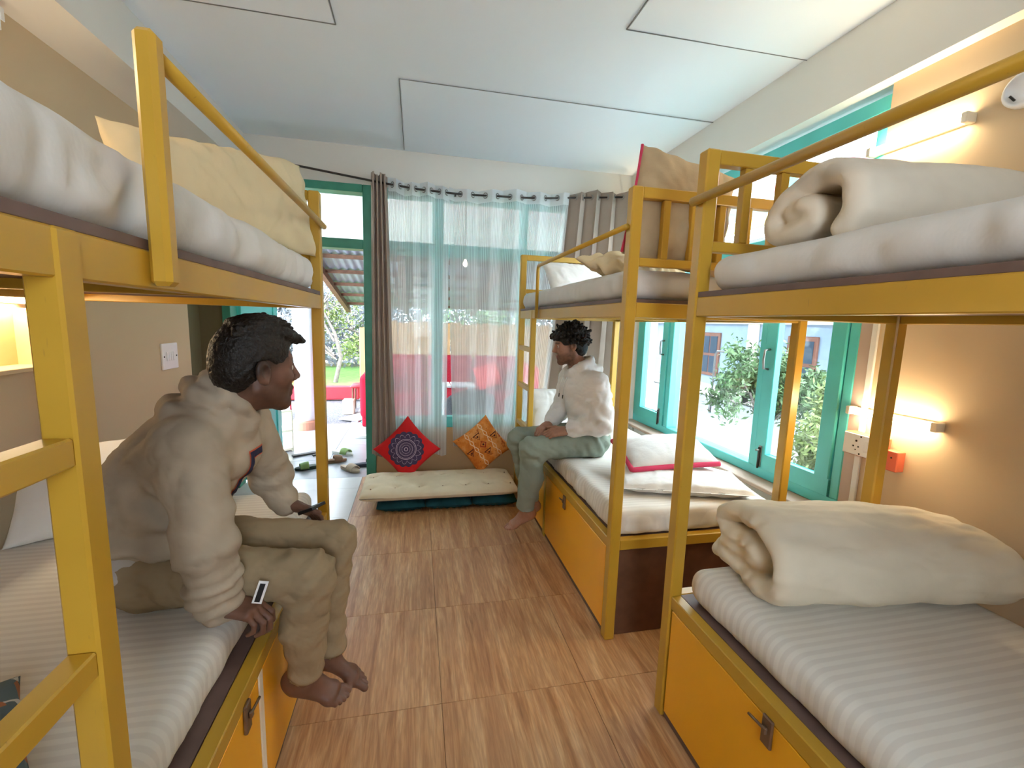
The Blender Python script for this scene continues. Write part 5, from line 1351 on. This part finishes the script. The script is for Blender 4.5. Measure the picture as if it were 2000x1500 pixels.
# ---------------------------------------------------------------- porch and garden beyond the door
def out_mats():
    M['grass'] = plain('lawn', srgb(92, 132, 58), 0.95, 0.25, 9.0, 0.5, 60.0)
    M['gravel'] = plain('grey_gravel', srgb(98, 98, 104), 0.95, 0.45, 45.0, 0.8, 40.0)
    M['paving'] = plain('pale_paving', srgb(158, 158, 162), 0.8, 0.08, 4.0)
    M['earth'] = plain('straw_coloured_ground', srgb(132, 124, 102), 0.95, 0.25, 7.0, 0.5, 30.0)
    M['col_white'] = plain('white_column_paint', srgb(228, 232, 238), 0.6, 0.02)
    M['terracotta'] = plain('terracotta', srgb(168, 116, 96), 0.7, 0.1)
    M['red'] = plain('red_paint', srgb(178, 34, 48), 0.5, 0.08)
    M['red_cloth'] = fabric('red_cover', srgb(168, 30, 52), 0.9, 0.06)
    M['red_bright'] = fabric('bright_red_cushion', srgb(226, 60, 66), 0.9, 0.04)
    M['porch_tile'] = plain('grey_porch_tile', srgb(158, 158, 166), 0.25, 0.05, 3.0)
    M['fence'] = plain('tan_board', srgb(190, 150, 106), 0.7, 0.12, 6.0)
    M['roof'] = plain('blue_grey_sheet', srgb(128, 134, 146), 0.5, 0.06)
    M['timber'] = plain('rough_brown_timber', srgb(104, 74, 58), 0.85, 0.2, 20.0, 0.4, 60.0)
    M['bark'] = plain('grey_bark', srgb(112, 102, 98), 0.9, 0.25, 20.0, 0.4, 60.0)
    M['leaf'] = plain('green_leaf', srgb(84, 108, 70), 0.6, 0.25, 3.0)
    M['leaf_pale'] = plain('pale_lilac_twig_leaf', srgb(128, 132, 142), 0.7, 0.2, 3.0)
    M['leaf_yellow'] = plain('yellow_green_leaf', srgb(112, 126, 72), 0.6, 0.25, 3.0)
    M['tub'] = fabric('dark_grey_shell', srgb(70, 72, 78), 0.8, 0.06)
    M['facade'] = plain('blue_white_render', srgb(146, 162, 182), 0.8, 0.04)
    M['facade_wood'] = plain('red_brown_window_wood', srgb(128, 84, 70), 0.6, 0.1)
    M['pink_roof'] = plain('faded_red_roof_sheet', srgb(206, 96, 116), 0.5, 0.06)
    M['ochre'] = plain('ochre_fascia', srgb(206, 168, 92), 0.7, 0.06)
    M['dark_glass'] = plain('dark_pane', srgb(62, 76, 92), 0.1, 0.05, spec=0.6)
out_mats()

def tree(name, base, h, spread, leaf_mat, nleaf, label, seed, leaf=0.05, cat='tree', group=None, depth=3, trunk=0.06, lean=0.0):
    rs = np.random.RandomState(seed); r = thing(name, base, label, cat, group); b = Vector(base)
    bm = bmesh.new(); tips = []
    def grow(p, d, L, rad, k):
        q = p+d*L; mid = (p+q)/2+Vector(rs.normal(size=3))*L*0.06
        add_tube(bm, [p, mid, q], [rad, rad*0.85, rad*0.7], 6 if k > 1 else 4, False)
        if k == 0: tips.append((p, q)); return
        for _ in range(rs.randint(3, 5)):
            nd = (d*0.75+Vector(rs.normal(size=3))*0.55+Vector((0, 0, 0.18))).normalized()
            s = p.lerp(q, rs.uniform(0.45, 1.0)); grow(s, nd, L*rs.uniform(0.58, 0.8), rad*0.55, k-1)
        if k <= 1: tips.append((p, q))
    grow(b, Vector((lean, 0, 1)).normalized(), h*0.36, trunk, depth)
    obj('branches', bm, M['bark'], r, True)
    if nleaf:
        tp = np.array([[list(a), list(c)] for a, c in tips]); k = rs.randint(0, len(tp), nleaf); t = rs.uniform(0.1, 1.15, nleaf)[:, None]
        C = tp[k, 0]*(1-t)+tp[k, 1]*t+rs.normal(size=(nleaf, 3))*spread*0.05
        ax = rs.normal(size=(nleaf, 3)); ax /= np.linalg.norm(ax, axis=1)[:, None]; bx = np.cross(ax, rs.normal(size=(nleaf, 3))); bx /= np.linalg.norm(bx, axis=1)[:, None]
        s = leaf*rs.uniform(0.6, 1.3, nleaf)[:, None]
        V = np.stack([C-ax*s, C+bx*s*0.35, C+ax*s, C-bx*s*0.35], 1).reshape(-1, 3)
        o = link('foliage', np_mesh('foliage', V, np.arange(nleaf*4).reshape(-1, 4)), leaf_mat, r); o['kind'] = 'stuff'
    return r

def slipper(name, pos, ang, mat, strap, label, L=0.27, W=0.10, flip=1):
    r = thing(name, pos, label, 'slipper', 'slippers left by the door'); p = np.array(pos); c, s = math.cos(ang), math.sin(ang)
    n = 28; a = np.linspace(0, 2*PI, n, endpoint=False)
    x = np.cos(a)*L/2; wd = W/2*(0.82+0.18*np.tanh(x*14))*(1-0.10*np.exp(-((x+0.01)/0.05)**2)); y = np.sin(a)*wd
    bm = bmesh.new(); rows = []
    for z, k in ((0.0, 0.94), (0.006, 1.0), (0.022, 1.0), (0.028, 0.95)):
        rows.append([bm.verts.new((p[0]+(xx*k)*c-(yy*k)*s, p[1]+(xx*k)*s+(yy*k)*c, p[2]+z+0.006*(xx < -0.02)*(z > 0.01))) for xx, yy in zip(x, y)])
    for i in range(3):
        for j in range(n): bm.faces.new((rows[i][j], rows[i][(j+1) % n], rows[i+1][(j+1) % n], rows[i+1][j]))
    bm.faces.new(list(reversed(rows[0]))); bm.faces.new(rows[-1])
    obj('sole', bm, mat, r, False)
    P = np.zeros((9, 13, 3))
    for i, xx in enumerate(np.linspace(0.005, 0.085, 9)):
        for j, t in enumerate(np.linspace(0, PI, 13)):
            yy = math.cos(t)*W*0.52; zz = 0.018+math.sin(t)*(0.052-0.25*max(0, xx-0.03))
            P[i, j] = (p[0]+xx*c-yy*s, p[1]+xx*s+yy*c, p[2]+zz)
    V, Q = grid_mesh(P); o = soft_obj('strap', V, Q, strap, r); md = o.modifiers.new('thickness', 'SOLIDIFY'); md.thickness = 0.006
    return r

def build_porch():
    pf = struct(box('porch_floor', (-4.0, 4.26, -0.15), (4.0, 6.55, -0.012), M['grout_pale'])); pf['label'] = 'pale tiled porch floor outside the door'
    me = None
    for i in range(11):
        for j in range(4):
            x0 = -3.9+i*0.6; y0 = 4.26+j*0.57
            if me is None:
                bm = bmesh.new(); add_box(bm, (0.0015, 0.0015, -0.012), (0.5985, 0.5685, 0.0), 0.001); me = bpy.data.meshes.new('porch_tile'); bm.to_mesh(me); bm.free(); me.materials.append(M['porch_tile'])
            o = bpy.data.objects.new('porch_tile', me); COL.objects.link(o); o.location = (x0, y0, 0); o.parent = pf
    struct(box('porch_ceiling', (-4.0, 4.26, 2.86), (4.0, 6.2, 2.95), M['wall_white'])); struct(box('porch_lintel', (-4.0, 6.16, 2.44), (4.0, 6.36, 2.90), M['wall_white']))
    struct(box('gravel_ground', (-9, 6.55, -0.25), (9, 9.0, -0.06), M['gravel'])); struct(box('paving_ground', (-0.95, 6.55, -0.20), (4.0, 9.0, -0.045), M['paving']))
    struct(box('lawn_ground', (-12, 9.0, -0.30), (12, 22.0, -0.05), M['grass'])); struct(box('far_ground', (-30, 15.0, -0.2), (30, 60, 0.02), M['earth']))
    c = thing('porch_column', (-1.46, 6.30, 0), 'round white porch column on a terracotta base', 'column')
    bm = bmesh.new(); add_lathe(bm, [(0.125, 0.12), (0.122, 1.2), (0.118, 2.44)], 28, (-1.46, 6.30, 0)); obj('shaft', bm, M['col_white'], c, True)
    bm = bmesh.new(); add_lathe(bm, [(0.165, 0.0), (0.165, 0.105), (0.155, 0.12)], 28, (-1.46, 6.30, 0)); obj('base', bm, M['terracotta'], c, False)
    # low open shoe shelf
    s = thing('shoe_shelf', (-1.52, 5.12, 0), 'small cream open shoe shelf on the porch', 'shelf')
    a = Vector((-1.62, 5.00, 0)); ux = Vector((0.80, 0.60, 0)); uy = Vector((-0.60, 0.80, 0)); w, d, h = 0.34, 0.24, 0.46
    def pan(nm, o, e, th, hh, up): bar(nm, o, e, th, hh, M['cream_plastic'], s, up, 0.002)
    for q in (0.0, w): bar('side', a+ux*q+uy*d/2, a+ux*q+uy*d/2+Vector((0, 0, h)), d, 0.018, M['cream_plastic'], s, ux, 0.002)
    for z in (0.03, 0.24, h): bar('shelf_board', a+uy*d/2+Vector((0, 0, z)), a+ux*w+uy*d/2+Vector((0, 0, z)), d, 0.018, M['cream_plastic'], s, (0, 0, 1), 0.002)
    dg = plain('dark_green_rubber', srgb(48, 66, 56), 0.7); gs = plain('light_green_rubber', srgb(120, 146, 84), 0.7); br = plain('brown_suede', srgb(128, 96, 74), 0.85); tn = plain('tan_rubber', srgb(176, 156, 138), 0.8); nv = plain('navy_rubber', srgb(40, 48, 66), 0.7); wt = plain('white_rubber', srgb(222, 222, 220), 0.7)
    slipper('slipper', (-1.04, 4.56, 0), PI+0.35, dg, gs, 'dark green slipper with a light green strap by the bed post')
    slipper('slipper', (-0.845, 4.74, 0), 0.35, br, br, 'brown suede slipper in the middle of the porch shoes')
    slipper('slipper', (-0.645, 4.46, 0), -0.75, tn, tn, 'tan slipper nearest to the doorway')
    slipper('slipper', (-0.80, 5.02, 0), -0.5, wt, gs, 'white slipper with a green strap behind the brown one')
    slipper('slipper', (-0.50, 4.58, 0), 0.25, nv, nv, 'navy slipper half hidden by the door jamb')
    slipper('slipper', (-0.62, 5.72, 0), 0.2, wt, plain('tan_strap', srgb(206, 170, 128), 0.8), 'white slipper with a tan strap lying alone further out')
    sl = plain('slate_board', srgb(72, 68, 70), 0.6, 0.1)
    tag(bar('slate_piece', (-1.30, 4.98, 0.008), (-1.08, 5.10, 0.008), 0.05, 0.016, sl, None, (0, 0, 1), 0.002), 'thin dark slate board on the porch tiles', 'board')
    tag(bar('slate_piece', (-1.10, 4.99, 0.008), (-0.97, 5.07, 0.008), 0.035, 0.016, sl, None, (0, 0, 1), 0.002), 'short dark slate strip beside the thin board', 'board')
    tag(box('wood_block', (-1.17, 7.45, -0.06), (-0.99, 7.63, 0.18), M['cream_plastic'], None, 0.012), 'pale square block standing on the gravel', 'block')
    tag(bar('red_kerb', (-4.4, 8.95, 0.06), (-1.05, 8.75, 0.10), 0.16, 0.26, M['red'], None, (0, 0, 1), 0.02), 'long low red kerb at the edge of the lawn', 'kerb')
    tag(bar('paving_board', (-1.0, 6.9, -0.03), (-0.62, 7.5, -0.03), 0.36, 0.02, M['paving'], None, (0, 0, 1), 0.002), 'pale board lying on the gravel', 'board')
    tag(bar('teal_board', (-0.62, 6.42, 0.02), (-0.20, 6.95, 0.02), 0.40, 0.03, M['teal'], None, (0, 0, 1), 0.003), 'teal painted board lying by the door', 'board')
    t = thing('garden_table', (-2.35, 7.4, -0.06), 'yellow topped garden table with thin red legs', 'table')
    bar('table_top', (-2.75, 7.30, 0.50), (-1.88, 7.42, 0.50), 0.55, 0.045, M['ochre'], t, (0, 0, 1), 0.004)
    for x, y in ((-2.68, 7.10), (-2.68, 7.52), (-1.98, 7.20), (-1.98, 7.60)): tube('leg', [(x, y, -0.06), (x, y, 0.48)], 0.012, M['red'], t, 8)
    # red chair beside the post
    ch = thing('garden_chair', (-0.86, 7.75, -0.05), 'red garden chair beside the wooden post', 'chair')
    V, Q = pillow_mesh(0.42, 0.42, 0.09, 50, 0.004, 0.02, 0, 24); o = soft_obj('seat', V, Q, M['red'], ch); o.location = (-0.86, 7.75, 0.38)
    V, Q = pillow_mesh(0.42, 0.46, 0.08, 51, 0.004, 0.02, 0, 24); V = V@np.array(basis((0, 1, 0), (1, 0, 0.15))); o = soft_obj('backrest', V, Q, M['red'], ch); o.location = (-0.68, 7.75, 0.63)
    for x, y in ((-1.03, 7.58), (-1.03, 7.92), (-0.68, 7.58), (-0.68, 7.92)): tube('leg', [(x, y, -0.05), (x*0.98-0.01, y, 0.36)], 0.014, M['timber'], ch, 8)
    tag(box('wooden_post', (-0.98, 8.2, -0.06), (-0.80, 8.32, 1.34), M['fence'], None, 0.01), 'tan wooden post behind the red chair', 'post')
    # board fence behind the sofa
    f = thing('board_fence', (1.2, 8.5, 0), 'tan board fence behind the red sofa', 'fence')
    x = -0.72; k = 0
    while x < 3.4:
        box('board', (x, 8.5, -0.05), (x+0.185, 8.525, 1.46+0.02*math.sin(k*2.1)), M['fence'], f, 0.003); x += 0.195; k += 1
    for z in (0.35, 1.15): box('rail', (-0.72, 8.525, z), (3.37, 8.565, z+0.08), M['fence'], f, 0.003)
    # sofa
    so = thing('sofa', (0.75, 6.75, 0), 'long red upholstered sofa seen through the sheer curtains', 'sofa')
    def soft_box(nm, lo, hi, mat, par, rad=0.05, seed=0):
        F = Field(np.array(lo)-0.05, np.array(hi)+0.05, 0.022); c = (np.array(lo)+np.array(hi))/2; F.rbox(c, (np.array(hi)-np.array(lo))/2, rad, None, 0.0); V, Q = F.mesh(); N = vnormals(V, Q)
        return soft_obj(nm, V+N*(0.008*pnoise(V*7+seed))[:, None], Q, mat, par)
    for i, x in enumerate((-0.55, 0.17, 0.89)): soft_box('seat_cushion', (x, 6.30, 0.22), (x+0.71, 6.98, 0.44), M['red_cloth'], so, 0.06, i)
    for i, x in enumerate((-0.55, 0.17, 0.89)): soft_box('back_cushion', (x, 6.90, 0.40), (x+0.71, 7.10, 0.97), M['red_cloth'], so, 0.07, i+4)
    soft_box('armrest', (1.56, 6.25, 0.12), (1.80, 7.10, 0.88), M['red_bright'], so, 0.10, 9); soft_box('armrest', (-0.76, 6.25, 0.12), (-0.56, 7.10, 0.74), M['red_cloth'], so, 0.08, 10)
    soft_box('sofa_base', (-0.74, 6.30, -0.0), (1.78, 7.08, 0.23), M['red_cloth'], so, 0.03, 11)
    pillow('cushion', (1.10, 6.80, 0.66), (0.95, 0, 0.3), (0, -0.9, 0.4), 0.40, 0.40, 0.12, M['red_bright'], 'bright red cushion leaning on the red sofa', 61, 'cushion', 0.006)
    # low table with a white slatted edge, two round tub chairs
    tb = thing('porch_table', (0.58, 6.02, 0), 'small white slatted table in front of the sofa', 'table')
    for k in range(7): box('slat', (0.34+k*0.065, 5.85, 0.62), (0.39+k*0.065, 6.25, 0.645), M['white_plastic'], tb, 0.002)
    for x, y in ((0.36, 5.88), (0.74, 5.88), (0.36, 6.2), (0.74, 6.2)): tube('leg', [(x, y, 0), (x, y, 0.62)], 0.014, M['white_plastic'], tb, 8)
    for nm, cx, cy, lab in (('tub_chair', 0.66, 5.42, 'dark grey round tub chair in front of the sofa'), ('tub_chair', 1.42, 5.50, 'dark grey round tub chair nearer to the bunk ladder')):
        tc = thing(nm, (cx, cy, 0), lab, 'chair', 'tub chairs on the porch')
        P = np.zeros((33, 12, 3))
        for i, a in enumerate(np.linspace(PI+0.1, 2*PI-0.1, 33)):
            for j, z in enumerate(np.linspace(0, 1, 12)):
                hh = 0.22+z*(0.48-0.20*abs((i-16)/16)**2); rr = 0.27+0.05*z
                P[i, j] = (cx+math.cos(a)*rr, cy+math.sin(a)*rr*0.95, hh)
        V, Q = grid_mesh(P); o = soft_obj('shell', V, Q, M['tub'], tc); md = o.modifiers.new('thickness', 'SOLIDIFY'); md.thickness = 0.045
        bm = bmesh.new(); add_lathe(bm, [(0.05, 0.30), (0.26, 0.31), (0.28, 0.37), (0.25, 0.42), (0.05, 0.43)], 24, (cx, cy, 0)); obj('seat', bm, M['tub'], tc, True)
        for a in (0.8, 2.3, 3.9, 5.5): tube('leg', [(cx+0.22*math.cos(a), cy+0.22*math.sin(a), 0), (cx+0.18*math.cos(a), cy+0.18*math.sin(a), 0.32)], 0.014, M['timber'], tc, 8)
    # shed roof running down towards the garden
    rf = thing('shed_roof', (1.0, 7.8, 2.2), 'corrugated blue-grey shed roof on rough timbers over the porch', 'roof')
    xs = np.arange(-1.40, 4.0, 0.02); ys = np.linspace(6.1, 9.7, 5)
    P = np.zeros((len(xs), 5, 3))
    for j, y in enumerate(ys): P[:, j, 0] = xs; P[:, j, 1] = y; P[:, j, 2] = 2.44-(y-6.1)*0.19+0.012*np.sin(xs*2*PI/0.11)
    V, Q = grid_mesh(P); soft_obj('roof_sheet', V, Q, M['roof'], rf)
    for x in (-1.36, -0.2, 1.2, 2.6): bar('rafter', (x, 6.05, 2.365), (x, 9.75, 2.365-3.7*0.19), 0.08, 0.10, M['timber'], rf)
    for y in (6.5, 7.2, 7.9, 8.6, 9.3): bar('purlin', (-1.40, y, 2.395-(y-6.1)*0.19), (3.9, y, 2.395-(y-6.1)*0.19), 0.05, 0.05, M['timber'], rf)
    for x in (-1.30, 3.6): tube('roof_post', [(x+0.0, 9.5, -0.06), (x, 9.5, 1.90)], 0.05, M['timber'], rf, 8) if x > 0 else None
    bl = thing('hanging_bulb', (0.55, 5.2, 2.15), 'small lit bulb hanging under the porch ceiling', 'bulb')
    tube('cord', [(0.55, 5.2, 2.86), (0.55, 5.2, 2.20)], 0.004, M['black'], bl, 6); bm = bmesh.new(); add_lathe(bm, [(0.006, 2.205), (0.012, 2.19), (0.024, 2.16), (0.022, 2.14), (0.008, 2.125)], 14, (0.55, 5.2, 0)); obj('glass_bulb', bm, emit('lit_bulb', (1, 0.85, 0.6, 1), 25.0), bl, True)
    # trees and shrubs
    specs = [(-4.6, 11.5, 4.6, 'leaf', 6500, 0.07, 'dense green tree left of the porch column', 1), (-3.0, 13.0, 5.2, 'leaf_pale', 6500, 0.05, 'pale lilac-grey tree behind the porch column', 2), (-1.9, 11.2, 3.4, 'leaf_pale', 4500, 0.04, 'pale feathery tree right of the porch column', 3),
             (-0.9, 12.8, 4.8, 'leaf_yellow', 5500, 0.06, 'yellow-green tree behind the shed roof', 4), (0.6, 12.4, 4.2, 'leaf_pale', 5500, 0.05, 'pale tree behind the board fence', 5), (2.2, 12.0, 4.6, 'leaf', 5500, 0.06, 'green tree right of the board fence', 6), (-6.6, 13.5, 5.5, 'leaf_pale', 5000, 0.06, 'tall pale tree far left in the garden', 7), (4.2, 12.6, 5.0, 'leaf_pale', 4000, 0.06, 'pale tree far right behind the fence', 8)]
    for x, y, h, m, n, lf, lab, sd in specs: tree('garden_tree', (x, y, -0.05), h, h*0.5, M[m], n, lab, sd, lf, 'tree', 'garden trees', 4)
    tree('bare_sapling', (-1.98, 9.9, -0.05), 1.3, 0.5, None, 0, 'small bare sapling leaning over the lawn', 21, 0.03, 'tree', None, 3, 0.018, -0.5)
    hd = thing('hedge', (-2.5, 14.6, 0), 'long pale hedge along the back of the garden', 'hedge')
    rs = np.random.RandomState(5); n = 26000
    C = np.stack([rs.uniform(-11, 8, n), rs.normal(15.2, 0.5, n), 3.6*np.abs(rs.uniform(0, 1, n))**0.8], -1); C[:, 2] *= 0.75+0.35*pnoise(np.stack([C[:, 0]*0.7, C[:, 0]*0, C[:, 0]*0], -1))
    ax = rs.normal(size=(n, 3)); ax /= np.linalg.norm(ax, axis=1)[:, None]; bx = np.cross(ax, rs.normal(size=(n, 3))); bx /= np.linalg.norm(bx, axis=1)[:, None]; s = 0.11*rs.uniform(0.5, 1.4, n)[:, None]
    V = np.stack([C-ax*s, C+bx*s*0.4, C+ax*s, C-bx*s*0.4], 1).reshape(-1, 3)
    o = link('hedge_leaves', np_mesh('hedge_leaves', V, np.arange(n*4).reshape(-1, 4)), M['leaf_pale'], hd); o['kind'] = 'stuff'
build_porch()

# ---------------------------------------------------------------- yard outside the right-hand window
def build_yard():
    struct(box('yard_ground', (2.3, -6, -0.20), (9.0, 14, -0.02), M['paving']))
    tree('yard_bush', (3.7, 4.05, -0.02), 1.9, 0.9, M['leaf'], 9000, 'leafy bush close outside the right-hand window', 31, 0.035, 'bush', None, 4, 0.025)
    tree('yard_bush', (3.4, 3.0, -0.02), 1.3, 0.8, M['leaf_yellow'], 5000, 'smaller yellow-green bush at the near casement', 32, 0.032, 'bush', None, 4, 0.02)
    b = thing('yard_building', (6.6, 7.0, 0), 'pale blue building with red-brown windows across the yard', 'building')
    box('wall', (6.6, -2, 0), (6.9, 13, 3.3), M['facade'], b); box('ledge', (6.45, -2, 1.62), (6.6, 13, 1.80), M['wall_white'], b, 0.01); box('plinth', (6.5, -2, 0), (6.6, 13, 0.25), M['wall_white'], b, 0.01)
    for y in (4.9, 6.15, 8.6):
        w = box('window_frame', (6.55, y, 0.45), (6.60, y+0.62, 1.42), M['facade_wood'], b, 0.01)
        for i in range(2):
            for z0, z1 in ((0.52, 0.90), (0.96, 1.34)): box('pane', (6.54, y+0.06+i*0.27, z0), (6.551, y+0.29+i*0.27, z1), M['dark_glass'], w)
    for y in (7.5,): box('pier', (6.5, y, 0), (6.6, y+0.22, 1.62), M['cream_plastic'], b, 0.01)
    xs = np.arange(-2, 13.5, 0.05); P = np.zeros((len(xs), 2, 3))
    for j, (x, z) in enumerate(((5.9, 3.55), (8.5, 5.0))): P[:, j, 0] = x; P[:, j, 1] = xs; P[:, j, 2] = z+0.03*np.sin(xs*2*PI/0.22)
    V, Q = grid_mesh(P); soft_obj('roof_sheet', V, Q, M['pink_roof'], b)
    box('fascia', (5.88, -2, 3.30), (5.93, 13, 3.50), M['ochre'], b, 0.01); box('eave_beam', (6.2, -2, 3.0), (6.32, 13, 3.12), M['ochre'], b, 0.01)
    for k in range(30): 
        y = 5.5+k*0.16
        tube('scroll', [(5.9, y+0.06*math.cos(a), 3.20+0.06*math.sin(a)) for a in np.linspace(0, 2*PI, 11)], 0.012, M['white_plastic'], b, 5)
    aw = thing('yard_awning', (4.9, 6.5, 2.5), 'teal awning with white trim below the red roof', 'awning')
    xs = np.arange(3.5, 11, 0.06); P = np.zeros((len(xs), 2, 3))
    for j, (x, z) in enumerate(((4.9, 2.42), (6.5, 2.85))): P[:, j, 0] = x; P[:, j, 1] = xs; P[:, j, 2] = z+0.012*np.sin(xs*2*PI/0.3)
    V, Q = grid_mesh(P); soft_obj('awning_sheet', V, Q, M['teal'], aw); box('awning_trim', (4.86, 3.5, 2.32), (4.90, 11, 2.46), M['teal'], aw, 0.005)
    tag(tube('pipe_gate', [(5.2, 6.9, 0), (5.2, 6.9, 1.05), (5.2, 6.85, 1.12), (5.2, 5.6, 1.12), (5.2, 5.55, 1.05), (5.2, 5.55, 0)], 0.018, M['metal'], None, 8), 'thin bent-pipe gate frame behind the bush', 'gate')
build_yard()
